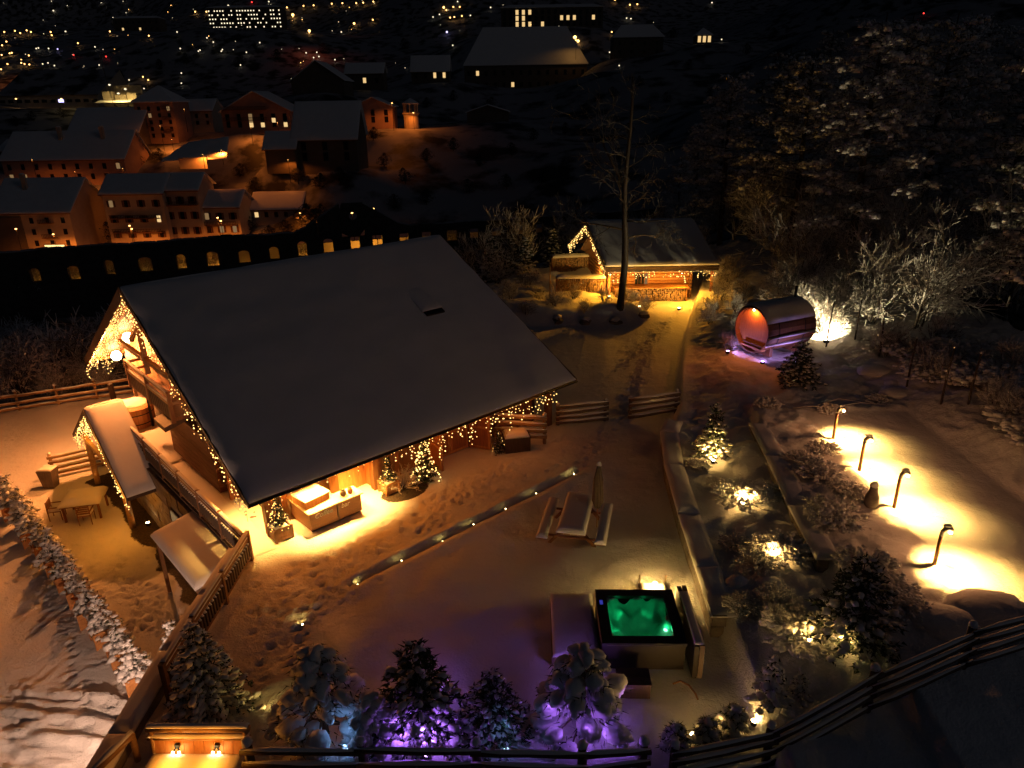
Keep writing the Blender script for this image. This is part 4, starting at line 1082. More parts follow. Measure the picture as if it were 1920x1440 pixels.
# --- trees by the bar
FIR_D = conifer(120, 1.35, .36, 12, 8, .14, .04, .1, .05, 14, .08, .35)
def lit_tree(label, loc, sc, n, boxed=True):
    o = plant("potted_spruce", label, "spruce", FIR_D, loc, rng.uniform(0, 6), sc)
    m_ = MB()
    for k in range(n):
        f = rng.random() ** 1.3; a = rng.uniform(0, 6.28); l = .38 * (1 - f) + .03
        m_.octa((math.cos(a) * l, math.sin(a) * l, .1 + 1.2 * f), .022)
    m_.build("bulb_cluster", "bulb_warm", o, kind="stuff")
    return o
p = C(1.25, .95, 0); planter("dark planter box beside the bar post", p, ANG, w=.6, h=.5, mat="wood_brown"); lit_tree("short potted spruce with fairy lights beside the bar post", p + Vector((0, 0, .35)), .95, 60)
p = C(5.75, .95, 0); planter("pale planter box at the end of the bar recess", p, ANG, w=.55, h=.45); lit_tree("dark potted spruce at the end of the bar recess", p + Vector((0, 0, .3)), .9, 24)
lit_tree("tall lit spruce standing beside the open chalet door", C(7.2, .55, 0), 1.45, 90)
sb = plant("brushwood_heap", "dark heap of bare brushwood against the chalet wall beside the spruce", "brushwood", [q for q in snow_shrub(7, .9, .7, 70)][:1], C(6.35, .95, 0), 0)
# chest, leaning bench, wreath tree near the doors
cs = thing("storage_chest", "dark storage chest with a block of snow on its lid by the chalet doors", "chest", C(11.75, .12, 0), ANG - .55)
MB().box(-.55, .55, -.35, .35, 0, .62).build("body", "wood_dark", cs); MB().box(-.58, .58, -.38, .38, .621, .68).build("lid", "wood_dark", cs)
mb = MB(); snow_sheet(mb, (-.55, -.36, .682), (.5, -.36, .682), (.5, .36, .682), (-.55, .36, .682), .22, 5, 5, .03, .14, 51); mb.build("snow_cap", "snow", cs, True)
lit_tree("small dark spruce between the door leaf and the chest", C(10.95, .35, 0), .8, 6)
pa, pb = C(11.7, 1.3, 0), C(13.0, -.35, 0)
rail_fence("wood_screen", "short slatted timber screen standing out from the chalet end", [pa, pb], (.35, .65, .95, 1.25), 1.35, .085, mat="wood_log")
rail_fence("yard_fence", "rustic four-rail fence section joining the chalet corner", [g(1046, 797), g(1134, 789)], (.15, .42, .69, .95), 1.02, .085, mat="wood_grey", group="fence sections across the yard entrance")
rail_fence("yard_fence", "rustic four-rail fence section ending in the garden bank", [g(1181, 784), g(1266, 779)], (.15, .42, .69, .95), 1.02, .085, mat="wood_grey", group="fence sections across the yard entrance")
sp = thing("snow_shovel", "snow shovel leaning on the chalet end fence", "shovel", C(15.2, .9, 0), ANG)
MB().tube((0, 0, 0), (.25, .5, 1.35), .018, n=6).build("handle", "wood_log", sp); MB().hexa([(.05, .5, 1.25), (.45, .5, 1.25), (.45, .53, 1.25), (.05, .53, 1.25)], [(.1, .62, 1.7), (.5, .62, 1.7), (.5, .65, 1.7), (.1, .65, 1.7)]).build("blade", "terracotta", sp)

# drain lights
for k, (px, py) in enumerate(((670, 1088), (753, 1051), (830, 1010), (888, 985), (948, 953), (1005, 927), (1076, 890))):
    p = g(px, py, .02); p.z = ground_z(p.x, p.y) + .02
    uplight("tiny recessed light in the drain line across the yard", p, C(0, 1, .55) - C(0, 0, 0), (1.3, 1.3, .8, 1.3, .5, 1.3, 3)[k], (1.0, .66, .14), 150, group="drain lights across the yard", size=.36, name="ground_light")
for px, py, lb in ((567, 1170, "tiny ground light in trampled snow near the balustrade end"), (515, 1342, "tiny ground light at the foot of the snowy cushion pine")):
    p = g(px, py, .02); p.z = ground_z(p.x, p.y) + .02
    uplight(lb, p, (-.3, .5, .5), 14, (1.0, .62, .14), 140, size=.5, name="ground_light")
# ------------------------------------------------------------------ yard furniture
def gz(p, dz=0.0): return Vector((p[0], p[1], ground_z(p[0], p[1]) + dz))
ctr = (g(1080, 962, .75)); ax = math.atan2(22.52 - 19.96, 2.46 - 1.86) - math.pi / 2
pt = thing("picnic_table", "picnic table with attached benches under snow in the yard", "picnic table", gz(ctr), ax)
for x in (-.36, -.12, .12, .36): MB().box(x - .11, x + .11, -1.25, 1.25, .68, .73).build("board", "wood_brown", pt)
mb = MB(); snow_sheet(mb, (-.49, -1.27, .731), (.49, -1.27, .731), (.49, 1.27, .731), (-.49, 1.27, .731), .17, 6, 12, .02, .12, 61); mb.build("snow_cap", "snow", pt, True)
for sx in (-1, 1):
    b_ = MB().box(sx * .98 - .17, sx * .98 + .17, -1.25, 1.25, .40, .45).build("bench", "wood_brown", pt)
    mb = MB(); snow_sheet(mb, (sx * .98 - .19, -1.27, .451), (sx * .98 + .19, -1.27, .451), (sx * .98 + .19, 1.27, .451), (sx * .98 - .19, 1.27, .451), .14, 4, 12, .02, .11, 62); mb.build("snow_cap", "snow", b_, True)
for y in (-.85, .85):
    for sx in (-1, 1): MB().beam((sx * .85, y, -.05), (sx * .25, y, .68), .09, .09).build("leg", "wood_brown", pt)
    MB().box(-1.1, 1.1, y - .06, y - .02, .33, .40).build("crossbar", "wood_brown", pt)
up = g(1117, 1005, .0)
pz = thing("closed_parasol", "folded brown parasol on its pole standing beside the picnic table", "parasol", gz(g(1119, 985, 0)), 0.2)
MB().tube((0, 0, -.1), (0, 0, 2.55), .028, n=8).build("pole", "wood_log", pz, True)
mb = MB()
for k in range(7):
    a = 6.283 * k / 7; mb.path([(.03 * math.cos(a), .03 * math.sin(a), 2.5), (.10 * math.cos(a), .10 * math.sin(a), 1.9), (.13 * math.cos(a + .3), .13 * math.sin(a + .3), 1.1), (.07 * math.cos(a + .5), .07 * math.sin(a + .5), .8)], [.02, .07, .08, .03], 6)
mb.build("canopy", "canvas", pz, True)
MB().dome((0, 0, 2.5), .09, .09, .12, 2).build("snow_cap", "snow", pz, True)

# spa
tubc = Vector((3.36, 15.70, 0)); TZ = .9
tu = thing("spa_tub", "square spa tub glowing green with moulded seats in the snowy yard", "hot tub", gz(tubc), -.03)
def ring(mb, r_out, r_in, z0, z1):
    for (x0, x1, y0, y1) in ((-r_out, r_out, -r_out, -r_in), (-r_out, r_out, r_in, r_out), (-r_out, -r_in, -r_in, r_in), (r_in, r_out, -r_in, r_in)): mb.box(x0, x1, y0, y1, z0, z1)
    return mb
HW = 1.07
ring(MB(), HW, HW - .05, .02, .8).build("cabinet", "tub_cabinet", tu)
ring(MB(), HW + .03, HW - .26, .801, .9).build("rim", "tub_rim", tu)
for k in range(4):
    s_ = Matrix.Rotation(k * math.pi / 2, 4, 'Z'); m_ = MB().tube((-HW + .1, -HW - .035, .85), (HW - .1, -HW - .035, .85), .012, n=6); m_.v = [tuple(s_ @ Vector(v)) for v in m_.v]; m_.build("trim", "grey_metal", tu)
# moulded shell: height field with lounge seats
n_ = 46; a_ = HW - .24; vsx = np.linspace(-a_, a_, n_); XX, YY = np.meshgrid(vsx, vsx)
def sg_(x): return 1 / (1 + np.exp(-x))
rr = np.sqrt(XX ** 2 + YY ** 2); th = np.arctan2(YY, XX)
foot = 0.16 + 0.34 * sg_((rr - .42 - .05 * np.cos(3 * th)) * 18) + 0.10 * np.cos(5 * th + .6) * sg_((rr - .55) * 14)
wall_ = sg_((np.maximum(np.abs(XX), np.abs(YY)) + .07 * np.cos(8 * th) - .80) * 26)
ZZ = np.minimum(foot + .5 * wall_ + .035 * np.cos(9 * th) * sg_((rr - .5) * 20) + .03 * np.sin(XX * 14) * sg_((YY - .25) * 20) * (1 - wall_), .84)
vs3 = [(float(x), float(y), float(z)) for x, y, z in zip(XX.ravel(), YY.ravel(), ZZ.ravel())]
fs3 = [(j * n_ + i, j * n_ + i + 1, (j + 1) * n_ + i + 1, (j + 1) * n_ + i) for j in range(n_ - 1) for i in range(n_ - 1)]
MB().add(vs3, fs3).build("shell", "tub_shell", tu, True)
MB().add([(-a_, -a_, .80), (a_, -a_, .80), (a_, a_, .80), (-a_, a_, .80)], [(0, 1, 2, 3)]).build("water", "tub_water", tu)
for x, y in ((-.12, -.62), (.72, -.2)):
    MB().lathe([(.055, 0), (.05, .02), (.01, .03)], 12, (x, y, float(.16 + .35) + .06)).build("lamp_lens", "lamp_green", tu, True)
for x, y, z, w in ((-.12, -.60, .64, 1.3), (.70, -.2, .66, .8), (-.45, .45, .66, .7), (.3, .5, .66, .5), (-.6, -.2, .68, .5)):
    light('POINT', tu, (x, y, z), w, (.015, 1.0, .36), .05)
MB().box(-HW + .03, -HW + .16, .35, .62, .901, .93).build("control_panel", "black_metal", tu)
MB().box(-HW + .05, -HW + .14, .40, .58, .931, .934).build("display", "lamp_bluedisp", tu)
dkx = thing("spa_deck", "raised timber platform with snow along the left of the spa tub", "platform", gz((1.6, 16.0)), -.03)
for k in range(7):
    x0 = -.62 + k * .18; MB().box(x0, x0 + .165, -1.3, 1.35, .05, .32).build("plank", "wood_grey", dkx)
mb = MB(); snow_sheet(mb, (-.6, -1.28, .321), (.62, -1.28, .321), (.62, 1.33, .321), (-.6, 1.33, .321), .09, 5, 12, .03, .12, 71); mb.build("snow_layer", "snow", dkx, True)
cvr = thing("tub_cover", "folded brown spa cover standing along the right side of the tub", "cover", gz((4.66, 15.55)), -.03)
MB().box(-.08, .04, -1.25, 1.2, 0, 1.02).build("cover_half", "tub_cabinet", cvr); MB().box(.06, .18, -1.25, 1.2, 0, 1.05).build("cover_half", "wood_grey", cvr)
mb = MB(); snow_sheet(mb, (-.07, -1.2, 1.052), (.17, -1.2, 1.052), (.17, .9, 1.052), (-.07, .9, 1.052), .05, 3, 8, .03, .06, 72); mb.build("snow_cap", "snow", cvr, True)
stp = thing("spa_step", "wooden step box at the near corner of the spa tub", "step", gz((2.95, 13.95)), -.03)
for k in range(4): MB().box(-.42, .42, -.3 + k * .15, -.16 + k * .15, .42, .46).build("board", "wood_dark", stp)
MB().box(-.4, .4, -.28, .28, 0, .42).build("body", "wood_dark", stp)
lmp = thing("square_lantern", "glowing square snow-framed lamp at the back corner of the spa tub", "lamp", gz(g(1228, 1092, .5)), -.03)
MB().box(-.42, .42, -.42, .42, 0, .12).build("base", "wood_grey", lmp)
for sx in (-1, 1):
    for sy in (-1, 1): MB().box(sx * .40 - .02, sx * .40 + .02, sy * .40 - .02, sy * .40 + .02, .12, .45).build("corner_bar", "wood_grey", lmp)
mb = MB(); snow_sheet(mb, (-.38, -.38, .121), (.38, -.38, .121), (.38, .38, .121), (-.38, .38, .121), .12, 8, 8, .22, .1, 73); mb.build("snow_fill", "snow", lmp, True)
MB().lathe([(.03, .3), (.07, .36), (.07, .46), (.03, .5)], 10).build("bulb", "bulb_bright", lmp, True)
light('POINT', lmp, (0, 0, .45), 260, (1.0, .55, .13), .1)
for px, py, w in ((1050, 1226, 110),):
    o = thing("deck_lamp", "low box lamp at the near end of the spa platform", "lamp", gz(g(1050, 1218, .35)), 0)
    MB().box(-.12, .12, -.08, .08, 0, .16).build("housing", "black_metal", o); MB().box(-.11, .11, -.07, .07, .161, .2).build("lens", "bulb_bright", o)
    light('SPOT', o, (0, 0, .3), w, (1.0, .42, .06), .06, (.4, .7, -.25), 150, .6)
mt = thing("garden_hose", "curved hose lying in the snow below the spa tub", "hose", gz((4.0, 14.0)))
MB().path([(.0, .1, .12), (.2, .12, .2), (.4, .0, .16), (.52, -.2, .08), (.55, -.35, .03)], [.025] * 5, 6).build("tube", "wood_brown", mt, True)

# ------------------------------------------------------------------ garden terraces
def stone_wall(name, label, pts, top, h=.75, w=.35):
    P = [Vector((x, y, 0)) for x, y in pts]; root = thing(name, label, "wall", P[0])
    for a, b in zip(P[:-1], P[1:]):
        d = (b - a); L = d.length; d.normalize(); sd = Vector((-d.y, d.x, 0))
        for j in range(2):
            u = 0.0
            while u < L:
                l = min(rng.uniform(.35, .8), L - u + .02); q = rng.uniform(-.05, .05); z0 = top - h + j * h / 2 + rng.uniform(-.02, .02)
                p0, p1 = a + d * u - P[0], a + d * (u + l - .03) - P[0]; wo = w / 2 + q
                lo = [p0 - sd * w / 2, p1 - sd * w / 2, p1 + sd * wo, p0 + sd * wo]
                MB().hexa([v + Vector((0, 0, z0)) for v in lo], [v + Vector((0, 0, z0 + h / 2 - .02)) for v in lo]).build("stone", "stone", root)
                u += l
        m_ = MB(); z = Vector((0, 0, top - .03)); n_x = .06
        p0, p1 = a - P[0], b - P[0]
        snow_sheet(m_, p0 - sd * (w / 2 + n_x) + z, p1 - sd * (w / 2 + n_x) + z, p1 + sd * (w / 2 + .35) + z, p0 + sd * (w / 2 + .35) + z, .13, max(4, int(L / .25)), 6, .16, .2, int(a.y * 3) % 70)
        m_.build("snow_cap", "snow", root, True)
    return root
stone_wall("garden_wall", "low curved dry-stone wall with snow between yard and garden", [(7.0, 28.6), (6.55, 27.5), (6.1, 24.5), (5.85, 21), (5.7, 18), (5.6, 15.8)], .78)
stone_wall("upper_garden_wall", "straight dry-stone wall with snow in the middle of the garden", [(10.05, 26.8), (9.75, 23.9), (9.3, 20.3), (9.05, 17.4)], 1.42, .6)

# court with its bollard lamps
def bollard(label, p, first=None):
    o = thing("bollard_lamp", label, "bollard lamp", p, 0, "bollard lamps along the court")
    MB().tube((0, 0, -.1), (0, 0, 1.12), .058, .052, 12).build("post", "wood_brown", o, True)
    MB().path([(0, 0, 1.1), (.02, 0, 1.25), (.10, 0, 1.34), (.2, 0, 1.34), (.27, 0, 1.27)], [.055, .065, .072, .07, .05], 10).build("hood", "grey_metal", o, True)
    MB().lathe([(.055, .0), (.05, -.03), (.02, -.04)], 10, (.24, 0, 1.2)).build("lens", "bulb_bright", o, True)
    MB().dome((.12, 0, 1.42), .14, .08, .05, rng, 8, 2).build("snow_cap", "snow", o, True)
    light('SPOT', o, (.26, 0, 1.17), 3800, (1.0, .54, .12), .04, (.20, -.16, -.96), 118, .75)
    light('POINT', o, (.3, 0, 1.1), 55, (1.0, .38, .13), .05)
    return o
for px, py in ((1562, 822), (1611, 882), (1676, 952), (1750, 1065)):
    p = g(px, py, 1.32); bollard("curved-top bollard lamp on the garden side of the snowy court", p)
p = g(1702, 1005, 1.25)
gn = thing("garden_gnome", "small snow-covered stone figure beside the court bollards", "statue", gz(g(1631, 955, 1.3)), .4, )
MB().lathe([(.20, 0), (.24, .12), (.22, .35), (.14, .55), (.13, .68), (.06, .8), (.02, .86)], 10).build("figure", "stone", gn, True)
MB().dome((0, 0, .78), .13, .13, .16, 4).build("snow_cap", "snow", gn, True)
# thin branch lying across the court end
br = thing("court_border", "thin bent branches bordering the far end of the court", "border", gz((12.2, 28.3), .12))
MB().path([(0, 0, 0), (.8, -.1, .12), (1.8, .0, .03), (3.0, .15, .14), (4.2, .2, .02)], [.03, .025, .03, .025, .015], 6).build("branch", "frost_bark", br, True)
MB().path([(1.2, .3, .0), (2.2, .5, .2), (3.2, .4, .05), (3.5, 1.0, .2)], [.02, .02, .018, .01], 6).build("branch", "frost_bark", br, True)

SHR = [snow_shrub(200 + k, .75, .55, 120) for k in range(4)]
FIRM = [conifer(140 + k, 2.0, .75, 13, 9, .2, .09, .3, .05, 12, .11, .75, 1.0, .4) for k in range(2)]
def shrub(label, px, py, z, k, sc, grp="frosted garden shrubs", cat="shrub"):
    p = gz(g(px, py, z), -.05); return plant("frosted_shrub", label, cat, SHR[k], p, rng.uniform(0, 6), sc, grp)
def garden_spot(label, px, py, z, aim, power, col=(1.0, .52, .13), cone=150, mat="bulb_bright", size=1.2, r=.05, lift=.14, grp=None, name="garden_spotlight", spill=.03, sh=.45):
    p = gz(g(px, py, z), .04); o = uplight(label, p, aim, power, col, cone, mat, grp, r, name, .6, size, lift=lift)
    light('POINT', o, (0, 0, sh), power * spill, col, .08)
    return o
p = gz(g(1338, 850, 1.0)); plant("garden_fir", "young fir lit from its foot in the lower garden bed", "fir tree", FIRM[0], p + Vector((.05, .3, -.05)), 1, 1.15)
garden_spot("spotlight at the foot of the lit garden fir", 1338, 858, 1.0, (0, .5, .8), 700)
shrub("frosted shrub glowing from a spotlight inside beside the upper garden wall", 1392, 938, 1.0, 0, 1.15); shrub("low frosted shrub beside the glowing shrub", 1430, 925, 1.1, 1, .8)
garden_spot("spotlight inside the glowing frosted shrub", 1392, 945, 1.0, (.1, .5, .7), 1200)
shrub("frosted shrub brightly lit at the lower end of the garden bed", 1465, 1040, 1.0, 2, 1.05); shrub("small frosted shrub left of the brightly lit one", 1425, 1052, 1.0, 1, .8)
garden_spot("spotlight between the brightly lit shrubs", 1448, 1052, 1.0, (.2, .5, .6), 1300)
shrub("feathery frosted shrub lit beside the dark bushy pine", 1495, 1195, .9, 3, 1.1)
garden_spot("spotlight in the shrub beside the dark bushy pine", 1518, 1212, .9, (-.2, .4, .7), 560)
GARM = [(12.8, 25.6, "beside the bollard at the far end of the court"), (12.6, 22.9, "beside the second bollard of the court"), (12.6, 20.3, "beside the third bollard of the court"), (12.1, 17.1, "beside the last bollard of the court"), (7.9, 24.8, "beside the lit garden fir"), (7.9, 21.2, "beside the glowing shrub"), (7.9, 18, "beside the brightly lit shrubs"), (9.6, 22, "against the upper garden wall"), (9.8, 26, "at the top of the upper garden wall"), (8.5, 15, "beside the bushy garden pine"), (12, 29, "beyond the far end of the court"), (15.5, 30, "on the bank behind the court"), (6.5, 16.5, "near the spa tub wall")]
for k, (px, py, z, sc) in enumerate(((1535, 905, 1.25, 1.3), (1560, 985, 1.25, 1.5), (1590, 935, 1.3, 1.0), (1620, 1090, 1.1, 1.3), (1545, 850, 1.3, .9), (1660, 1130, 1.1, 1.2), (1500, 870, 1.3, .8), (1460, 880, 1.2, .7), (1380, 1010, 1.0, .8), (1350, 900, 1.0, .7), (1310, 870, .9, .8), (1460, 1130, .9, 1.0), (1390, 1130, .9, .8), (1700, 1180, 1.0, .9), (1440, 760, 1.3, 1.0), (1560, 770, 1.4, .9), (1650, 740, 1.5, .9))):
    p = g(px, py, z); shrub(near_name("dull frosted shrub", p, GARM), px, py, z, k % 4, sc * .72)
PILLOW = [pillow_tree(300, 2.5, 1.1, 46, .25), pillow_tree(301, 2.0, .95, 40, .22), pillow_tree(302, 1.2, .5, 22, .14)]
BUSHY = [conifer(310, 2.6, 1.15, 14, 10, .23, .11, .1, .05, 15, .14, .7, .7, .4), conifer(311, 2.2, 1.0, 12, 10, .22, .10, .12, .05, 15, .14, .75, .6, .4)]
plant("dark_pine", "bushy dark pine at the lower end of the garden", "pine", BUSHY[0], gz(g(1590, 1215, .9)), 2, 1.0)
garden_spot("spotlight hidden under the bushy garden pine", 1582, 1225, .9, (.1, .3, .7), 200)
plant("dark_pine", "low dark pine in front of the barrel sauna", "pine", BUSHY[1], gz(g(1495, 725, 1.1)), 1, .95)
# snow lumps
for k, (px, py, rx, h) in enumerate(((1850, 1165, 1.2, .45), (1765, 1185, .9, .35), (1905, 1180, 1.0, .4), (1640, 706, .9, .3), (1680, 742, .8, .3), (1445, 1075, .4, .25), (1385, 1070, .35, .3))):
    p = gz(g(px, py, 1.2), -.08); o = tag(MB().dome((0, 0, 0), rx, rx * .7, h, 60 + k, 18, 6, .09).build("snow_mound", "ground_snow", None, True), "rounded mound of snow in the garden", "snow mound", "snow mounds in the garden"); o.location = p

# ------------------------------------------------------------------ foreground: trees, fence, log bench
plant("yard_spruce", "dense snow-dusted spruce beside the parapet wall", "spruce", conifer(150, 2.9, 1.1, 18, 11, .2, .115, .35, .04, 12, .11, .95, .8, .42), gz(g(398, 1338, 0)), .5, .95)
plant("cushion_pine", "pine under big snow cushions lit golden on one side", "pine", PILLOW[0], gz(g(612, 1378, 0)), 0, 1.05)
plant("dark_pine", "tall bushy pine lit purple from its foot", "pine", BUSHY[0], gz(g(790, 1380, 0)), .8, 1.1)
plant("dark_pine", "low dark pine with blue lamp between the purple-lit pines", "pine", BUSHY[1], gz(g(925, 1378, 0)), 2.2, .85)
plant("cushion_pine", "rounded snow-cushioned pine lit violet beside the spa platform", "pine", PILLOW[1], gz(g(1092, 1360, 0)), 2, 1.2)
plant("cushion_pine", "low snow-cushioned pine behind the foreground fence", "pine", PILLOW[1], gz(g(700, 1405, 0)), 4, .8)
for k, (px, py, sc, kk) in enumerate(((1268, 1372, .75, 2), (1325, 1362, .8, 2), (1375, 1345, .9, 2))): plant("cushion_pine", "small snow-cushioned pine just behind the log fence", "pine", PILLOW[kk], gz(g(px, py, .6)), k, sc, "small pines behind the log fence")
plant("small_fir", "slim snowy fir lit from one side behind the log fence", "fir tree", FIR_S[0], gz(g(1442, 1318, .7)), 0, .95)
plant("small_fir", "tiny fir behind the log fence beside the slim lit fir", "fir tree", FIR_S[2], gz(g(1497, 1302, .7)), 0, .6)
PUR, BLU = (.46, .16, 1.0), (.25, .5, 1.0)
def under(label, px, py, z, power, col, mat, aim=(0, .2, .9), cone=165, r=.04):
    return garden_spot(label, px, py, z, aim, power, col, cone, mat, 1.1, r, .2, spill=.45, sh=.8)
under("purple spotlight under the tall bushy pine", 800, 1412, .1, 45, PUR, "lamp_purple"); under("second purple spotlight left of the bushy pine trunk", 752, 1408, .1, 31, PUR, "lamp_purple")
under("blue spotlight under the golden-edged cushion pine", 648, 1412, .1, 5, BLU, "lamp_blue"); under("blue spotlight under the low dark pine", 950, 1412, .1, 4, BLU, "lamp_blue")
under("violet spotlight left of the rounded cushion pine", 1030, 1372, .1, 46, PUR, "lamp_purple"); under("violet spotlight in front of the rounded cushion pine", 1100, 1412, .1, 45, PUR, "lamp_purple"); under("violet spotlight behind the rounded cushion pine", 1150, 1365, .1, 40, PUR, "lamp_purple")
for lb_, px_, py_ in (("added violet fill light behind the tall bushy pine", 812, 1322), ("added violet fill light behind the rounded cushion pine", 1075, 1296)):  # unseen lamps added to spread violet light over the yard snow
    garden_spot(lb_, px_, py_, .1, (-.1, .8, .6), 15, (.42, .17, .9), 165, "lamp_purple", .6, .04, .5, spill=.5, sh=.6)
garden_spot("warm spotlight between the small pines at the log fence", 1302, 1352, .5, (0, .5, .7), 90); garden_spot("second warm spotlight among the small pines at the log fence", 1350, 1342, .5, (.3, .5, .7), 70); garden_spot("warm spotlight left of the slim fir", 1418, 1325, .6, (.5, .2, .7), 60)

lb = thing("log_bench", "rustic log bench with boarded back and two twin lamps in golden light", "bench", (g(370, 1366, 1.06).x, g(370, 1366, 1.06).y - .5, ground_z(-7.3, 11.6)), -.02)
for sx in (-1, 1):
    MB().tube((sx * 1.03, .36, -.1), (sx * 1.06, .50, 1.12), .07, .065, 10).build("post", "wood_log", lb, True); MB().tube((sx * 1.0, -.25, -.1), (sx * 1.0, -.25, .45), .06, n=8).build("leg", "wood_log", lb, True)
for z, y, r_ in ((1.06, .50, .085), (.82, .47, .065)):
    q = MB().tube((-1.16, y, z), (1.16, y, z), r_, n=10).build("log_rail", "wood_log", lb, True)
    m_ = MB(); snow_sheet(m_, (-1.14, y - .07, z + r_ * .8), (1.14, y - .07, z + r_ * .8), (1.14, y + .07, z + r_ * .8), (-1.14, y + .07, z + r_ * .8), .07, 14, 3, .03, .06, 81); m_.build("snow_ridge", "snow", q, True)
for k in range(9):
    x0 = -1.0 + k * .222; MB().hexa([(x0, .36, .44), (x0 + .212, .36, .44), (x0 + .212, .39, .44), (x0, .39, .44)], [(x0, .43, .78), (x0 + .212, .43, .78), (x0 + .212, .46, .78), (x0, .46, .78)]).build("back_board", "wood_orange", lb)
for k in range(3): MB().box(-1.05, 1.05, -.3 + k * .22, -.1 + k * .22, .38, .43).build("seat_plank", "wood_log", lb)
m_ = MB(); snow_sheet(m_, (-1.05, -.32, .431), (1.05, -.32, .431), (1.05, .34, .431), (-1.05, .34, .431), .14, 12, 5, .07, .15, 82); m_.build("snow_cap", "snow", lb, True)
for x in (-.47, .43):
    tl = MB().box(x - .05, x + .05, .33, .40, .66, .74).build("twin_lamp", "black_metal", lb)
    for dx in (-.07, .07):
        MB().tube((x, .36, .68), (x + dx, .28, .62), .02, n=6).build("arm", "black_metal", tl); MB().lathe([(.02, .03), (.03, 0), (.02, -.03)], 8, (x + dx, .26, .60)).build("bulb", "bulb_bright", tl, True)
    light('POINT', lb, (x, -.05, .86), 16, WARM, .05)
le_ = thing("log_fence_end", "short snowy log rail beside the bench at the parapet wall", "log rail", gz(g(250, 1434, 0)), .5)
MB().tube((-.7, -.3, .5), (.15, .1, .78), .10, .09, 10).build("log", "wood_log", le_, True); MB().tube((.1, .06, -.2), (.12, .08, .78), .07, n=8).build("post", "wood_log", le_, True)
m_ = MB(); m_.path([(-.7, -.3, .58), (-.3, -.1, .71), (.15, .1, .86)], [.05, .08, .05], 7); m_.build("snow_ridge", "snow", le_, True)
FH = (.25, .6, .98)
fx = [(-5.9, 11.55), (-3.4, 11.5), (-.9, 11.4), (1.4, 11.35), (2.75, 11.5)]
rail_fence("foreground_fence", "dark log fence running straight behind the pines", fx, FH, 1.1, .068, mat="wood_dark", post_r=.11)
fx2 = [tuple(g(px_, py_, .55)[:2]) for px_, py_ in ((1262, 1436), (1440, 1398), (1620, 1350), (1790, 1298), (1960, 1240))]
rail_fence("slope_fence", "dark log fence climbing beside the garden slope", fx2, (.22, .55, .85, 1.12), 1.22, .062, mat="wood_dark", post_r=.1)

# ------------------------------------------------------------------ barrel sauna
sc_ = gz(g(1420, 668, 1.1)); sa = math.radians(26)
sau = thing("barrel_sauna", "wooden barrel sauna with snow on top and a glowing orange front", "sauna", (12.7, 35.4, ground_z(12.7, 35.4)), sa)
SR, SL, SZ = 1.2, 3.1, 1.38
for k in range(30):
    q0, q1 = 6.283 * k / 30, 6.283 * (k + .95) / 30
    f = lambda x, q, r: (x, r * math.cos(q), SZ + r * math.sin(q))
    MB().hexa([f(-.25, q0, SR), f(SL, q0, SR), f(SL, q0, SR - .05), f(-.25, q0, SR - .05)], [f(-.25, q1, SR), f(SL, q1, SR), f(SL, q1, SR - .05), f(-.25, q1, SR - .05)]).build("stave", "wood_brown", sau)
AX = Matrix(((0, 0, 1), (1, 0, 0), (0, 1, 0)))
MB().lathe([(SR - .06, 0), (SR - .06, .05)], 30, (.02, 0, SZ), 0, AX).build("front_wall", "wood_orange", sau); MB().lathe([(SR - .06, 0), (SR - .06, .05)], 30, (SL - .1, 0, SZ), 0, AX).build("rear_wall", "wood_brown", sau)
MB().box(-.22, .02, -.85, .85, .42, .5).build("porch_floor", "wood_orange", sau)
MB().hexa([(-.2, -.75, .62), (0, -.75, .62), (0, .55, .62), (-.2, .55, .62)], [(-.22, -.8, .68), (0, -.8, .68), (0, .6, .68), (-.22, .6, .68)]).build("bench", "wood_dark", sau)
for x in (.5, 2.3): 
    q = SR + .015; MB().path([(x, q * math.cos(a), SZ + q * math.sin(a)) for a in [6.283 * j / 24 for j in range(25)]], [.02] * 25, 5).build("hoop", "black_metal", sau, True)
    MB().box(x - .1, x + .1, -.8, .8, 0, .5).build("cradle", "wood_brown", sau)
mb = MB(); N1, N2 = 16, 16; vs_ = []; fs_ = []
for i in range(N1 + 1):
    for j in range(N2 + 1):
        a = math.radians(28 + 124 * j / N2); e = min(j, N2 - j) / N2; r_ = SR + .02 + .19 * min(1, e * 3.2) ** .6 * (1 if 0 < i < N1 else .35) + rng.uniform(-.008, .008)
        vs_.append((-.28 + (SL + .26) * i / N1, r_ * math.cos(a), SZ + r_ * math.sin(a)))
for i in range(N1):
    for j in range(N2): q = i * (N2 + 1) + j; fs_.append((q, q + 1, q + N2 + 2, q + N2 + 1))
mb.add(vs_, fs_).build("snow_load", "snow", sau, True)
m_ = MB()
for z_, a_0 in ((-8, 0), (-30, 0)):
    a = math.radians(z_); m_.path([(-.2, (SR + .03) * -math.cos(a), SZ + (SR + .03) * math.sin(a)), (SL * .5, (SR + .04) * -math.cos(a), SZ + (SR + .04) * math.sin(a)), (SL - .1, (SR + .03) * -math.cos(a), SZ + (SR + .03) * math.sin(a))], [.05, .08, .05], 6)
m_.build("snow_ridge", "snow", sau, True)
MB().tube((SL - .5, 0, SZ + SR), (SL - .5, 0, SZ + SR + .8), .07, n=8).build("chimney", "black_metal", sau, True)
SM = Matrix.Translation(sau.location) @ Matrix.Rotation(sa, 4, 'Z')
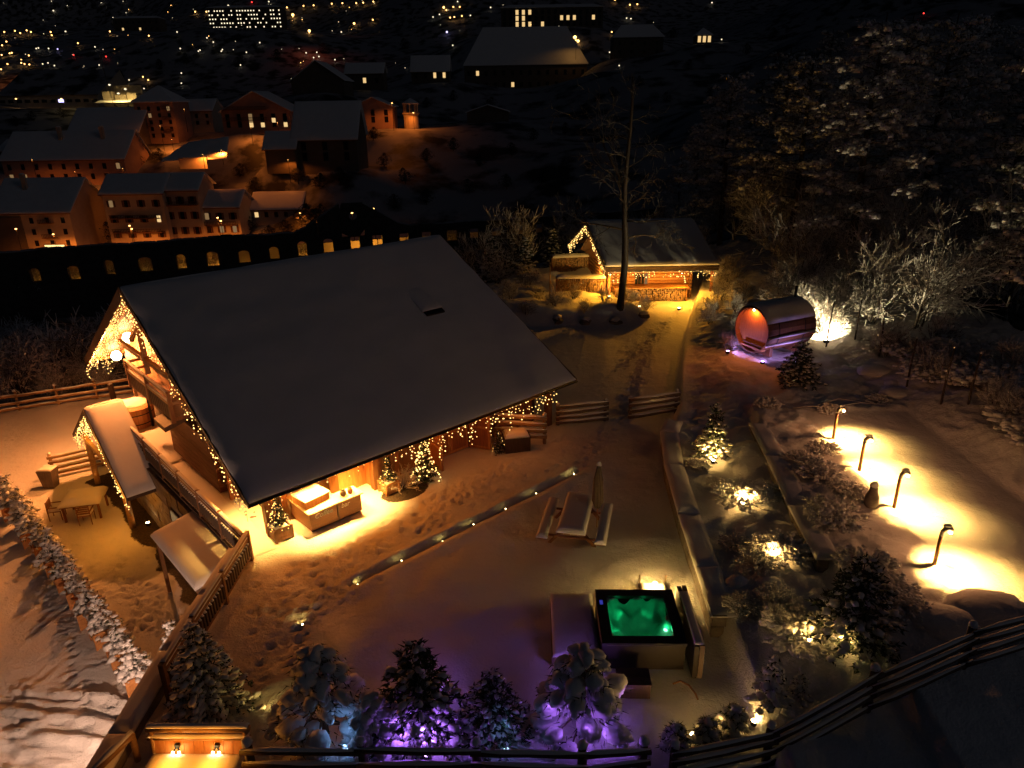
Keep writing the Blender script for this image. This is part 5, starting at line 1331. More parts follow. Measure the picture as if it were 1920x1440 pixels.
for lb_, v, aim, w, col, mt_ in (("violet spotlight at the left foot of the sauna front", (-1.0, .75, .12), (1, -.4, .25), 40, (.62, .34, 1.0), "lamp_purple"), ("violet spotlight beside the right foot of the sauna front", (-.55, -1.3, .12), (.6, .8, .2), 30, (.66, .36, 1.0), "lamp_purple"), ("violet spotlight along the sauna side", (1.0, -2.0, .12), (.2, 1, .5), 70, (.6, .36, 1.0), "lamp_purple")):
    p = SM @ Vector(v); p.z = ground_z(p.x, p.y) + .05
    uplight(lb_, p, Matrix.Rotation(sa, 3, 'Z') @ Vector(aim), w, col, 120, mt_, None, .04, "sauna_spotlight", size=1.4, lift=.2)
o = thing("sauna_ceiling_lamp", "small warm lamp under the rim of the sauna front", "lamp", SM @ Vector((-.12, .1, SZ + SR - .16)), sa)
MB().lathe([(.03, -.05), (.05, 0), (.03, .04)], 8).build("bulb", "bulb_bright", o, True); light('SPOT', o, (-.05, 0, -.06), 110, (1.0, .22, .03), .04, (.35, 0, -1), 170, .5)
p = g(1548, 648, 1.2); p.z = ground_z(p.x, p.y)
uplight("powerful white floodlight in the snow behind the sauna", p, (.25, .8, .55), 2600, (1.0, .78, .40), 165, "lamp_white", None, .06, "floodlight", size=2.0, lift=.35, cat="floodlight")
# ------------------------------------------------------------------ the small hut
HX0, HX1, HY0, HYR, HZE, HZR = 6.9, 15.2, 51.0, 56.0, 3.05, 5.5
hb = ground_z(10, 53)
hu = thing("log_hut", "small log hut with snow roof, fairy lights and firewood along its front", "hut", (HX0, HY0, hb), 0)
LX = HX1 - HX0; HWd = HYR - HY0; ze, zr2 = HZE - hb, HZR - hb
def hz(y): return ze + (zr2 - ze) * (y if y <= HWd else 2 * HWd - y) / HWd
mb = MB(); snow_sheet(mb, (0, 0, ze - .25), (LX, 0, ze - .25), (LX - .9, HWd, zr2 - .25), (-.9, HWd, zr2 - .25), .25, 16, 12, .05, .3, 91); mb.build("roof_snow", "roof_snow", hu, True)
mb = MB(); snow_sheet(mb, (LX - 1.8, 2 * HWd, ze - .25), (-1.8, 2 * HWd, ze - .25), (-.9, HWd + .002, zr2 - .25), (LX - .9, HWd + .002, zr2 - .25), .25, 10, 8, .05, .3, 92); mb.build("roof_snow", "roof_snow", hu, True)
for sg in (0, 1):
    y0 = 0 if not sg else 2 * HWd; xo = 0 if not sg else -1.8
    lo = [(xo + .03, y0, ze - .40), (xo + LX - .03, y0, ze - .40), (LX - .93, HWd, zr2 - .40), (-.87, HWd, zr2 - .40)]
    hi = [(a, b, c + .146) for a, b, c in lo]
    if sg: lo, hi = lo[::-1], hi[::-1]
    MB().hexa(lo, hi).build("roof_deck", "wood_dark", hu)
    MB().beam((xo - .02, y0, ze - .42), (-.92, HWd, zr2 - .42), .06, .3).build("barge_board", "wood_grey", hu)
MB().box(.05, LX - .05, -.03, .0, ze - .62, ze - .41).build("fascia", "wood_dark", hu)
m_ = MB(); snow_sheet(m_, (.2, -.10, ze - .68), (LX - .2, -.10, ze - .68), (LX - .2, .02, ze - .68), (.2, .02, ze - .68), .05, 20, 2, .03, .04, 4); m_.build("snow_ridge", "snow", hu, True)
for k in range(9):   # log walls: front and west gable
    z0 = .08 + k * .27
    MB().tube((.75, 1.25, z0 + .13), (LX - 1.7, 1.25, z0 + .13), .14, n=8).build("log", "wood_orange", hu, True)
    MB().tube((.6, 1.1, z0 + .13), (-.4, 2 * HWd - 1.2, z0 + .13), .14, n=8).build("log", "wood_orange", hu, True)
    MB().tube((LX - 1.75, 1.1, z0 + .13), (LX - 2.5, 2 * HWd - 1.2, z0 + .13), .14, n=8).build("log", "wood_brown", hu, True)
MB().add([(.55, 1.2, 2.4), (-.95, 2 * HWd - 1.2, 2.4), (-.2, HWd, zr2 - .5), (.7, 1.2, 2.4), (-.8, 2 * HWd - 1.2, 2.4), (-.05, HWd, zr2 - .5)], [(0, 2, 1), (3, 4, 5), (0, 1, 4, 3), (1, 2, 5, 4), (2, 0, 3, 5)]).build("gable_boarding", "wood_red", hu)
wf = MB().box(2.3, 3.35, 1.02, 1.10, 1.15, 2.1).build("window", "wood_red", hu)
for k in range(4):
    x0 = 2.38 + k * .24; MB().box(x0, x0 + .2, .99, 1.019, 1.22, 2.03).build("pane", "dark_window" if k != 3 else "window_dim", wf)
MB().box(.8, LX - 2.0, .35, 1.1, 1.02, 1.08).build("shelf_roof", "wood_orange", hu)
for x in (.35, LX - .4): MB().box(x - .09, x + .09, .22, .40, 0, ze - .45).build("post", "wood_red", hu)
icicle("warm icicle lights along the front eave of the small hut", [(Vector((HX0 + .2, HY0 - .05, HZE - .65)), Vector((HX1 - .1, HY0 - .05, HZE - .65)))], .2, (.25, .85), .16, .042, 50, 1.7, col=(1.0, .42, .05), loff=Vector((0, .2, -.35)))
icicle("warm lights on the near rake of the small hut gable", [(Vector((HX0 - .05, HY0, HZE - .5)), Vector((HX0 - .95, HYR, HZR - .55)))], .14, (.1, .6), .14, .036, 8, 2.6, col=(1.0, .50, .07))
icicle("warm lights on the far rake of the small hut gable", [(Vector((HX0 - .95, HYR, HZR - .55)), Vector((HX0 - 1.85, HYR + HWd, HZE - .5)))], .12, (.2, .9), .14, .036, 8, 2.6, col=(1.0, .50, .07))
def woodpile(label, loc, rz, L, h, dep=.4, snow=True, seed=1):
    r = random.Random(seed); o = thing("firewood_stack", label, "firewood", loc, rz)
    m_ = MB(); x = 0.0
    while x < L:
        z = .03
        while z < h:
            q = r.uniform(.05, .095); m_.tube((x + r.uniform(-.04, .04), r.uniform(-.05, .05), z + q), (x + r.uniform(-.06, .06), dep, z + q + r.uniform(-.02, .02)), q, q * .95, r.choice((4, 5, 6)))
            z += q * 1.85
        x += .15
    m_.build("log_pile", "firewood", o, kind="stuff")
    for x in (-.1, L + .05): MB().box(x - .05, x + .05, -.02, dep, 0, h + .1).build("end_post", "wood_brown", o)
    if snow: q = MB(); snow_sheet(q, (-.1, -.12, h + .02), (L + .1, -.12, h + .02), (L + .1, dep + .1, h + .02), (-.1, dep + .1, h + .02), .25, 10, 4, .08, .2, seed); q.build("snow_cap", "snow", o, True)
    return o
woodpile("long firewood stack under the front wall of the small hut", (HX0 + 1.0, HY0 + .45, ground_z(HX0 + 3, HY0 + .4)), 0, 5.1, .98, .5, False, 5)
p = g(1046, 547, .9); woodpile("snow-topped firewood stack left of the small hut", (p.x, p.y, ground_z(p.x, p.y) - .1), -.02, 3.4, 1.05, .5, True, 6)
p = Vector((3.6, 58.5, ground_z(3.6, 58.5))); woodpile("rear firewood stack behind the left one", p, .1, 3.2, 1.2, .5, True, 8)
for lb_, px, py, w in (("spotlight against the left firewood stack", 1117, 548, 420), ("spotlight before the hut firewood under the window", 1199, 583, 620), ("spotlight at the right end of the hut firewood", 1273, 579, 460), ("spotlight at the hut corner post", 1142, 572, 160)):
    p = g(px, py, .1); p.z = ground_z(p.x, p.y) + .03
    if "left" in lb_: p = Vector((6.75, 54.2, ground_z(6.75, 54.2) + .03))
    uplight(lb_, p, (0, .7, .75), w, (1.0, .52, .10), 120, "bulb_bright", None, .05, "hut_spotlight", size=1.6, lift=.2)
for lb_, x_, w_ in (("assumed lamp on the hut front lighting the snowy path gold", 5.6, 850), ("assumed lamp at the hut corner lighting the snow beside the firewood", .4, 700)):  # both lamps are assumed, to give the snow round the hut gold light
    o = thing("assumed_path_lamp", lb_, "lamp", (HX0 + x_, HY0 - .0, hb + ze - .8))
    MB().lathe([(.03, .12), (.10, .0), (.09, 0)], 10).build("shade", "black_metal", o, True); MB().lathe([(.03, .03), (.045, 0), (.02, -.04)], 8).build("bulb", "bulb_bright", o, True)
    light('SPOT', o, (0, -.1, -.06), w_, (1.0, .38, .02), .08, ((0, -.5, -.85) if x_ > 2 else (-.6, -.3, -.7)), 160, .6)

# tall bare tree before the hut
BT = upright_tree(405, 14.5, .27)
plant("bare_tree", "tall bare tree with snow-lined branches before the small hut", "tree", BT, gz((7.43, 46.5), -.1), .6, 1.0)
pp = g(1031, 553, .9); pole = thing("garden_pole", "slim light pole with a stay among the rockery shrubs", "pole", gz(pp))
MB().tube((0, 0, -.1), (0, 0, 2.6), .05, .03, 8).build("shaft", "wood_log", pole, True); MB().tube((.35, 0, 0), (.05, 0, 1.2), .025, n=6).build("stay", "wood_log", pole, True)
for k, (x, y) in enumerate(((5.0, 45.9), (3.2, 46.2), (7.0, 45.6), (9.0, 46.4))):
    o = thing("rockery_stone", "dark boulder showing through the snow of the rockery", "boulder", gz((x, y), -.1), k * 1.3, "boulders in the rockery"); MB().dome((0, 0, 0), .45, .35, .4, k, 9, 4, .22).build("rock", "stone", o); MB().dome((.03, .03, .26), .36, .28, .2, k, 9, 3, .15).build("snow_cap", "snow", o, True)

# ------------------------------------------------------------------ shrubs and thickets
THK = [bare_tree(500 + k, 3.4, .8, 7, 3, .04, .3, .35, .25, (2, 4), .34, .02) for k in range(3)]
SAP = [bare_tree(520 + k, 7.5, .75, 2, 4, .08, .3, .12, .25, (2, 4), .28, .022) for k in range(3)]
def thick(label, x, y, k, sc, grp, name="frosted_thicket", lib=THK, cat="shrub"): return plant(name, label, cat, lib[k % len(lib)], gz((x, y), -.1), rng.uniform(0, 6.28), sc, grp)
for x, y, sc in ((1, 46.6, .45), (3, 47.5, .5), (5, 46.8, .4), (6.5, 48.2, .45), (0, 49, .6), (-1.5, 47.5, .55), (2, 50, .5), (9.3, 47.6, .4), (8.3, 48.3, .45), (-3, 50, .7), (1.2, 53, .7), (-1, 55, .9), (-4, 53, .9), (4.5, 49.3, .45)):
    thick("low frosted bush in the rockery between chalet and hut", x, y, rng.randint(0, 2), sc, "rockery bushes")
for x, y, sc in ((12.4, 42.5, .5), (13.3, 45.0, .5), (14.3, 47.5, .55), (15.4, 50, .6), (13.6, 40.6, .45), (16.4, 52.5, .8), (14.2, 43.2, .5), (15.5, 46.2, .6), (12.3, 38.6, .35), (11.8, 36.4, .35)):
    thick("low frosted bush on the bank beside the hut path", x, y, rng.randint(0, 2), sc, "bank bushes")
for x, y, sc in ((17.6, 38.6, .75), (18.6, 39.6, 1.0), (17.2, 40.5, .9), (20.5, 38.8, 1.0), (19.2, 41.5, 1.1), (16.6, 42.5, .9), (22, 41, 1.2), (18, 44, 1.2), (21, 44.5, 1.3), (16.9, 39.4, .5), (18.0, 37.8, .45), (23.5, 38.5, 1.0)):
    thick("frosted thicket in the white floodlight behind the sauna", x, y, rng.randint(0, 2), sc, "floodlit thickets")
for k in range(26):
    f = rng.random(); x = 18.6 + rng.uniform(0, 5) + 1.2 * (1 - f); y = 17 + f * 18; 
    thick("tangled frosted shrub on the bank above the court", x, y, rng.randint(0, 2), rng.uniform(.4, .8), "shrubs above the court")
for k in range(12):
    x, y = 19.2 + rng.uniform(0, 2.5), 19 + k * 1.3
    plant("frosted_shrub", "clumpy snow-tufted shrub on the bank above the court", "shrub", SHR[k % 4], gz((x, y), -.05), rng.uniform(0, 6), rng.uniform(1.2, 2.0), "tufted shrubs above the court")
# stakes along the wood's edge with a wire
STK = [(1504, 622, 1.5), (1550, 645, 1.5), (1602, 645, 1.6), (1648, 670, 1.7), (1702, 715, 1.8), (1765, 755, 1.9), (1815, 760, 2.0), (1490, 560, 1.3)]
for k, (px, py, z) in enumerate(STK):
    p = g(px, py, z); o = thing("wooden_stake", "thin snow-dusted wooden stake at the edge of the wood", "stake", gz(p), rng.uniform(0, 3), "stakes at the edge of the wood")
    h = rng.uniform(2.1, 2.7); MB().path([(0, 0, -.2), (.02, .02, h * .5), (.06 + rng.gauss(0, .05), 0, h)], [.05, .045, .035], 7).build("shaft", "frost_bark", o, True); MB().dome((.06, 0, h), .05, .05, .08, rng, 6, 2).build("snow_cap", "snow", o, True)

# ------------------------------------------------------------------ the wood on the right
PINE = []
for k in range(3):
    r = random.Random(600 + k); nd, sn, tk = MB(), MB(), MB(); h = 15.0
    tk.path([(0, 0, -.5), (.15, .1, h * .4), (0, .2, h * .75), (.1, .1, h)], [.26, .2, .12, .03], 8)
    for j in range(46):
        f = .28 + .7 * (j / 46) ** .9; z = h * f; a = j * 2.4 + r.uniform(-.5, .5); l = (1 - f) ** .55 * 4.3 * r.uniform(.5, 1.1) + .5
        e = Vector((math.cos(a) * l, math.sin(a) * l, z + l * r.uniform(-.12, .15))); tk.path([(0, .1, z - .2), e * .6 + Vector((0, 0, z * .4 + .05)), e], [.06, .04, .015], 4)
        m = max(2, int(l * 1.5))
        for i in range(m):
            q = .4 + .65 * (i + r.random()) / m; p = Vector((e.x * q + r.gauss(0, .35), e.y * q + r.gauss(0, .35), z + (e.z - z) * q + r.gauss(0, .15))); cs = r.uniform(.35, .65)
            for _ in range(44):
                d = Vector((r.gauss(0, 1), r.gauss(0, 1), r.gauss(-.25, .6))).normalized(); sd = d.orthogonal().normalized() * .035
                b = p + Vector((r.gauss(0, cs * .5), r.gauss(0, cs * .5), r.gauss(-.05, cs * .22))); nd.add([b - sd, b + sd, b + d * r.uniform(.22, .45)], [(0, 1, 2)])
            if r.random() < .8:
                for _ in range(r.randint(5, 9)):
                    qa, ql = r.uniform(0, 6.28), cs * r.random() ** .6 * 1.1; q_ = cs * r.uniform(.12, .34)
                    sn.dome(p + Vector((math.cos(qa) * ql, math.sin(qa) * ql, .1 - ql * ql * .55 / cs)), q_ * 1.3, q_, q_ * .8, r, 6, 2, .35, -.8, rot=qa)
    PINE.append((tk.mesh("trunk", "frost_bark", True), nd.mesh("foliage", "frost_needle"), sn.mesh("snow_load", "pine_snow", True)))
r = random.Random(77)
WOODM = [(24, 34, "just above the middle of the court bank"), (30, 28, "above the near end of the court bank"), (24, 46, "behind the floodlit thickets"), (21, 60, "right beside the small hut"), (34, 44, "up the slope behind the floodlit thickets"), (32, 60, "in the middle of the wood"), (26, 74, "beyond the small hut"), (44, 70, "high on the wooded slope"), (40, 95, "deep in the wood beyond the hut"), (60, 110, "at the top of the wooded slope"), (45, 150, "at the far end of the wood")]
pines = [(25, 33, 1.0), (29, 37, 1.1), (23, 46, 1.1), (32, 44, 1.2), (28, 52, 1.15), (22, 58, 1.0), (36, 52, 1.2), (19, 66, 1.0), (31, 60, 1.2), (26, 70, 1.1), (40, 62, 1.2), (35, 74, 1.2), (44, 46, 1.1), (30, 86, 1.2), (44, 84, 1.3), (22, 80, 1.0), (52, 70, 1.3), (54, 94, 1.3), (38, 100, 1.2), (26, 104, 1.0), (66, 84, 1.3), (64, 110, 1.4), (48, 120, 1.3), (34, 128, 1.2), (80, 130, 1.4), (60, 150, 1.4), (44, 160, 1.3), (33, 26, .95), (37, 34, 1.1), (28, 26, .8)]
for k, (x, y, sc) in enumerate(pines):
    plant("scots_pine", near_name(("tall" if sc > 1.12 else "smaller") + " snow-laden pine", (x, y), WOODM), "pine", PINE[k % 3], gz((x + r.gauss(0, .8), y + r.gauss(0, .8)), -.3), r.uniform(0, 6.28), sc, "pines of the wood")
for k in range(62):
    y = r.uniform(36, 84); x = 17 + (y - 36) * .12 + abs(r.gauss(0, 7)) 
    if y < 44: x += 3
    thick(near_name("frosted bare sapling", (x, y), WOODM), x, y, r.randint(0, 2), r.uniform(.75, 1.25), "saplings of the wood", "bare_sapling", SAP, "tree")
for x, y, sc in ((15.0, 61, .8), (14.0, 66, .9), (5, 64, 1.0), (1.5, 60, 1.0), (-3, 58, .9), (11, 68, 1.0), (-8, 58, .9), (18, 74, 1.1), (8, 74, 1.1)):
    thick("bare tree standing dark behind the small hut", x, y, int(x) % 3, sc, "bare trees behind the hut", "bare_sapling", SAP, "tree")
for x, y, sc in ((-1.5, 58, .42), (1.2, 57, .36), (-4.5, 60, .4), (3.8, 62, .4), (.2, 62.5, .45)):
    plant("snowy_spruce", "young spruce in the shade behind the rockery", "spruce", FIRM[int(abs(x)) % 2], gz((x, y), -.1), x, sc * 4.5, "young spruces behind the rockery")
HOLM = [(-28, 44, "just below the left half of the valley fence"), (-20, 47, "just below the right end of the valley fence"), (-40, 42, "beyond the left end of the valley fence"), (-30, 56, "halfway down the slope to the ruin"), (-45, 52, "low on the slope left of the fence"), (-18, 58, "on the slope close behind the chalet"), (-50, 68, "in the hollow before the first arches of the ruin"), (-32, 70, "in the hollow before the middle arches of the ruin"), (-18, 76, "in the hollow before the ruin gable"), (-62, 62, "at the far left of the hollow")]
# dark hillside west of the chalet: scrub
for k in range(110):
    x = r.uniform(-46, -14); y = np.interp(x, _LX, _LY) + 1.5 + 26 * r.random() ** 1.4
    thick(near_name("leafless scrub", (x, float(y)), HOLM), x, float(y), r.randint(0, 2), r.uniform(.5, .95), "scrub on the valley slope")

for k in range(60):
    x = r.uniform(-66, -16); y = np.interp(x, _LX, _LY) + r.uniform(6, 36)
    thick(near_name("tangled dark bush", (x, float(y)), HOLM), x, float(y), r.randint(0, 2), r.uniform(1.0, 1.9), "bushes in the hollow before the ruin", name="hollow_bush")
for k in range(16):
    x = r.uniform(-62, -18); y = np.interp(x, _LX, _LY) + r.uniform(10, 30)
    thick("bare young tree in the hollow before the ruin", x, float(y), r.randint(0, 2), r.uniform(.6, .85), "young trees in the hollow", "bare_sapling", SAP, "tree")
# ------------------------------------------------------------------ ruin with arched openings
RA, RB = gd(20, 520, 84), gd(1150, 437, 104)
dv = (RB - RA); RLn = Vector((dv.x, dv.y, 0)).length; ra_ = math.atan2(dv.y, dv.x)
ru = thing("ruined_facade", "long roofless stone ruin with arched openings lit from behind and a central gable", "ruin", (RA.x, RA.y, 0), ra_)
def zline(u): return RA.z + (RB.z - RA.z) * u / RLn
def u_at(px, py):    # where the sight line of a picture column meets the wall
    d = ray(px, py); n = Vector((-math.sin(ra_), math.cos(ra_), 0)); k = n.dot(Vector((RA.x, RA.y, 0))) / n.dot(Vector((d.x, d.y, 0)))
    p = d * k; q = Vector((p.x - RA.x, p.y - RA.y, 0)); return q.dot(Vector((math.cos(ra_), math.sin(ra_), 0))), H + p.z
opens = []
for px, py in ((66, 516), (138, 512), (205, 502), (273, 496), (340, 491), (399, 486), (458, 482), (514, 475), (567, 467), (616, 461), (666, 455), (708, 450), (758, 447), (800, 443), (848, 440), (890, 436), (932, 430), (975, 427), (1012, 424), (1060, 420)):
    u, z = u_at(px, py); opens.append((u, z, .72 * rng.uniform(.72, 1.05), 1.0 * rng.uniform(.8, 1.06)))
th = .8
edges = [-6.0] + [v for u, z, w, h in opens for v in (u - w, u + w)] + [RLn + 8]
topz = lambda u: zline(u) + 3.0 + .25 * float(vnoise(np.array([u * .8]), np.array([3.0]), 5)[0])
ug, gw_ = u_at(662, 440)[0], 7.0
def gtop(u): return max(topz(u), zline(ug) + 7.2 - abs(u - ug) * .62) if abs(u - ug) < gw_ + 2 else topz(u)
def pier(u0, u1, zb0, zb1, z0, z1): return MB().hexa([(u0, 0, zb0), (u1, 0, zb1), (u1, th, zb1), (u0, th, zb0)], [(u0, 0, z0), (u1, 0, z1), (u1, th, z1), (u0, th, z0)])
for i in range(0, len(edges), 2):
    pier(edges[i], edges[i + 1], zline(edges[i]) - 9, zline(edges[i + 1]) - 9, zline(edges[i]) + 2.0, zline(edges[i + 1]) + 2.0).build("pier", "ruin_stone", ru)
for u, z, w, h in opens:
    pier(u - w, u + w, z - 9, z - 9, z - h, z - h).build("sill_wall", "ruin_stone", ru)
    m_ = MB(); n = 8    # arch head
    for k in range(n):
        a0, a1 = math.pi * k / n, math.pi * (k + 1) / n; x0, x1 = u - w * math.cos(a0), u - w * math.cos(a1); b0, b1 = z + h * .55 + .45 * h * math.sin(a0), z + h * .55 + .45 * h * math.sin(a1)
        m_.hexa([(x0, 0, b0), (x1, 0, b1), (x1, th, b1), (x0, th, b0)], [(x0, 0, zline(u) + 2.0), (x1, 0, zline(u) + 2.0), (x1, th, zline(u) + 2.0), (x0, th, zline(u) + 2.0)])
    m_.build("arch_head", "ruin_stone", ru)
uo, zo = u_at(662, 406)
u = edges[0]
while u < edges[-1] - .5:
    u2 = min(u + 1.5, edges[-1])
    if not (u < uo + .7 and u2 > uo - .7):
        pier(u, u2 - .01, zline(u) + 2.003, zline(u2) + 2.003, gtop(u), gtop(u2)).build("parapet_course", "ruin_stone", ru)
        m_ = MB(); snow_sheet(m_, (u, .02, gtop(u)), (u2 - .01, .02, gtop(u2)), (u2 - .01, th - .02, gtop(u2)), (u, th - .02, gtop(u)), .16, 2, 2, .08, .2, int(u) % 50); m_.build("snow_cap", "far_snow", ru, True)
    u = u2
ur0, ur1 = uo - 1.6, uo + 1.6
k0 = [x for x in np.arange(edges[0], edges[-1], 1.5) if x < uo + .7 and x + 1.5 > uo - .7]
if k0:
    ua, ub = float(k0[0]), float(k0[-1]) + 1.5; m_ = MB(); n = 14; R0 = .55
    zb, zt = zline(uo) + 2.003, max(gtop(ua), gtop(ub), zo + R0 + .4)
    for k in range(n):   # ring of wedges round the oculus
        a0, a1 = 6.283 * k / n, 6.283 * (k + 1) / n
        def outp(a):
            cx, cz = math.cos(a), math.sin(a); q = []
            if cx > 1e-6: q.append((ub - uo) / cx)
            if cx < -1e-6: q.append((ua - uo) / cx)
            if cz > 1e-6: q.append((zt - zo) / cz)
            if cz < -1e-6: q.append((zb - zo) / cz)
            t_ = min(q); return (uo + cx * t_, zo + cz * t_)
        i0, i1 = (uo + R0 * math.cos(a0), zo + R0 * math.sin(a0)), (uo + R0 * math.cos(a1), zo + R0 * math.sin(a1)); o0, o1 = outp(a0), outp(a1)
        m_.hexa([(i0[0], 0, i0[1]), (o0[0], 0, o0[1]), (o1[0], 0, o1[1]), (i1[0], 0, i1[1])], [(i0[0], th, i0[1]), (o0[0], th, o0[1]), (o1[0], th, o1[1]), (i1[0], th, i1[1])])
    m_.build("oculus", "ruin_stone", ru)
# wall and lamps added behind the ruin to make its openings glow
R3 = Matrix.Rotation(ra_, 3, 'Z')
def rw(u, v, z): return R3 @ Vector((u, v, 0)) + Vector((RA.x, RA.y, z))
ins = thing("ruin_glow_backing", "pale wall added behind the ruin so that its openings glow", "wall", (RA.x, RA.y, 0), ra_)
u = -4.0
while u < RLn + 6:
    MB().hexa([(u, 5.0, zline(u) - 8), (u + 3.9, 5.0, zline(u + 4) - 8), (u + 3.9, 5.5, zline(u + 4) - 8), (u, 5.5, zline(u) - 8)], [(u, 5.0, zline(u) + .6), (u + 3.9, 5.0, zline(u + 4) + .6), (u + 3.9, 5.5, zline(u + 4) + .6), (u, 5.5, zline(u) + .6)]).build("wall_bay", "plaster", ins)
    u += 4
for i, (u, z, w, h) in enumerate(opens):  # one added lamp per opening lights the backing wall
    pw_ = (14, 42, 5, 40, 46, 60, 1, 1.5, 50, .5, 60, 80, 6, .5, 8, .5, 3, .3, .3, .3)[i]
    o = thing("ruin_fill_lamp", "small orange lamp added behind the ruined facade to light its openings", "lamp", rw(u, 1.0, z - 1.6), ra_, "added lamps behind the ruin")
    MB().lathe([(.05, -.08), (.09, 0), (.05, .08)], 8).build("bulb", "street_orange", o, True); light('POINT', o, (0, .4, 0), pw_ * 6 * rng.uniform(.5, 1.6), (1.0, .40, .04), .15)
    for kk in range(3 if i in (0, 1, 2, 3, 4, 5, 8, 14) else 0):
        plant("ruin_sapling", "bare sapling silhouetted in an opening of the ruin", "sapling", [THK[(i + kk) % 3][1]], rw(u + .5 * kk - .5, 1.5 + .4 * kk, z - 2.2), i + kk * 2, .9, "saplings inside the ruin")
# ------------------------------------------------------------------ the town
def house(key, name, label, eave_py, ridge_py, roof="side", wall="plaster", rows=0, cols=0, lit=(), win=(1.0, 1.4), depth=9.0, cat="house", balconies=(), chim=(), shut=False, wallrows=None, lit_mat="window_warm", top=.8, ridge_f=.5, snow="roof_snow"):
    x0, x1, yb, Y = HOUSE[key]
    a, b = gd(x0, yb, Y), gd(x1, yb, Y); W = b.x - a.x; zb = min(a.z, b.z)
    he = gd((x0 + x1) / 2, eave_py, Y).z - zb; hr = gd((x0 + x1) / 2, ridge_py, Y + depth * ridge_f).z - zb
    hr = max(hr, he + .8)
    o = thing(name, label, cat, ((a.x + b.x) / 2, Y, zb), 0); w2 = W / 2
    MB().box(-w2, w2, 0, depth, -4, he).build("wall", wall, o)
    ov = .6; sn = .35
    if roof == "side":       # ridge parallel to the street
        mb = MB(); q = (hr - he) / (depth * ridge_f)
        snow_sheet(mb, (-w2 - ov, -ov, he - q * ov), (w2 + ov, -ov, he - q * ov), (w2 + ov, depth * ridge_f, hr), (-w2 - ov, depth * ridge_f, hr), sn, 6, 4, .06, .5, 3)
        snow_sheet(mb, (w2 + ov, depth + ov, he), (-w2 - ov, depth + ov, he), (-w2 - ov, depth * ridge_f + .002, hr), (w2 + ov, depth * ridge_f + .002, hr), sn, 3, 2, .06, .5, 4)
        rf = mb.build("roof", snow, o, True)
        for sg in (-1, 1): MB().hexa([(sg * w2 - sg * .3, 0, he), (sg * w2 - sg * .01, 0, he), (sg * w2 - sg * .01, depth, he), (sg * w2 - sg * .3, depth, he)], [(sg * w2 - sg * .3, depth * ridge_f - .1, hr - .1), (sg * w2 - sg * .01, depth * ridge_f - .1, hr - .1), (sg * w2 - sg * .01, depth * ridge_f + .1, hr - .1), (sg * w2 - sg * .3, depth * ridge_f + .1, hr - .1)]).build("gable", wall, o)
        MB().box(-w2 - ov, w2 + ov, -ov - .06, -ov, he - q * ov - .22, he - q * ov).build("eave_board", "wood_brown", rf)
    elif roof == "gable":    # gable to the street
        mb = MB()
        for sg in (-1, 1):
            q = (hr - he) / w2
            c = [(sg * (w2 + ov), -ov, he - q * ov), (sg * .002, -ov, hr), (sg * .002, depth + ov, hr), (sg * (w2 + ov), depth + ov, he - q * ov)]
            if sg > 0: c = c[::-1]
            snow_sheet(mb, *c, sn, 4, 6, .06, .4, 5)
        rf = mb.build("roof", snow, o, True)
        MB().hexa([(-w2, 0, he), (w2, 0, he), (w2, .2, he), (-w2, .2, he)], [(-.1, 0, hr - .05), (.1, 0, hr - .05), (.1, .2, hr - .05), (-.1, .2, hr - .05)]).build("gable", wall, o)
    else:                    # hipped
        mb = MB(); k = min(w2, depth / 2) * (.95 if roof == "pyramid" else .7); m = depth / 2
        P = [(-w2 - ov, -ov, he), (w2 + ov, -ov, he), (w2 + ov, depth + ov, he), (-w2 - ov, depth + ov, he)]; T0, T1 = (-w2 + k, m, hr), (w2 - k, m, hr)
        Q = [(x, y, z + sn) for x, y, z in P]
        mb.add(P + Q + [T0, T1], [(0, 1, 5, 4), (1, 2, 6, 5), (2, 3, 7, 6), (3, 0, 4, 7), (4, 5, 9, 8), (5, 6, 9), (6, 7, 8, 9), (7, 4, 8), (3, 2, 1, 0)])
        rf = mb.build("roof", snow, o)
    n = 0
    for j in range(rows):
        for i in range(cols):
            cxw = -w2 + W * (i + .5) / cols; zc = 1.3 + (he - top - 1.3) * (j + .5) / rows if rows > 1 else he * .55
            isl = (i, j) in lit; dim = not isl and rows > 0 and Y < 260 and rng.random() < .13
            wn_ = MB().box(cxw - win[0] / 2 - .08, cxw + win[0] / 2 + .08, -.05, -.004, zc - win[1] / 2 - .08, zc + win[1] / 2 + .08).build("window", "wood_brown" if shut else wall, o)
            MB().box(cxw - win[0] / 2, cxw + win[0] / 2, -.07, -.052, zc - win[1] / 2, zc + win[1] / 2).build("pane", lit_mat if isl else ("window_dim" if dim else "dark_window"), wn_)
            if shut and not isl:
                for sg in (-1, 1): MB().box(cxw + sg * (win[0] * .75 + .08) - win[0] * .22, cxw + sg * (win[0] * .75 + .08) + win[0] * .22, -.06, -.01, zc - win[1] / 2, zc + win[1] / 2).build("shutter", "shutter", wn_)
    for (cx, cz, w) in balconies:
        bo = MB().box(cx - w / 2, cx + w / 2, -1.1, 0, cz - .12, cz).build("balcony", "wood_brown", o)
        MB().box(cx - w / 2, cx + w / 2, -1.12, -1.06, cz + .75, cz + .85).build("rail", "wood_dark", bo)
        m_ = MB()
        for k in range(max(3, int(w / .35))): x = cx - w / 2 + w * (k + .5) / max(3, int(w / .35)); m_.box(x - .05, x + .05, -1.1, -1.07, cz, cz + .75)
        m_.build("baluster_row", "wood_dark", bo, kind="stuff")
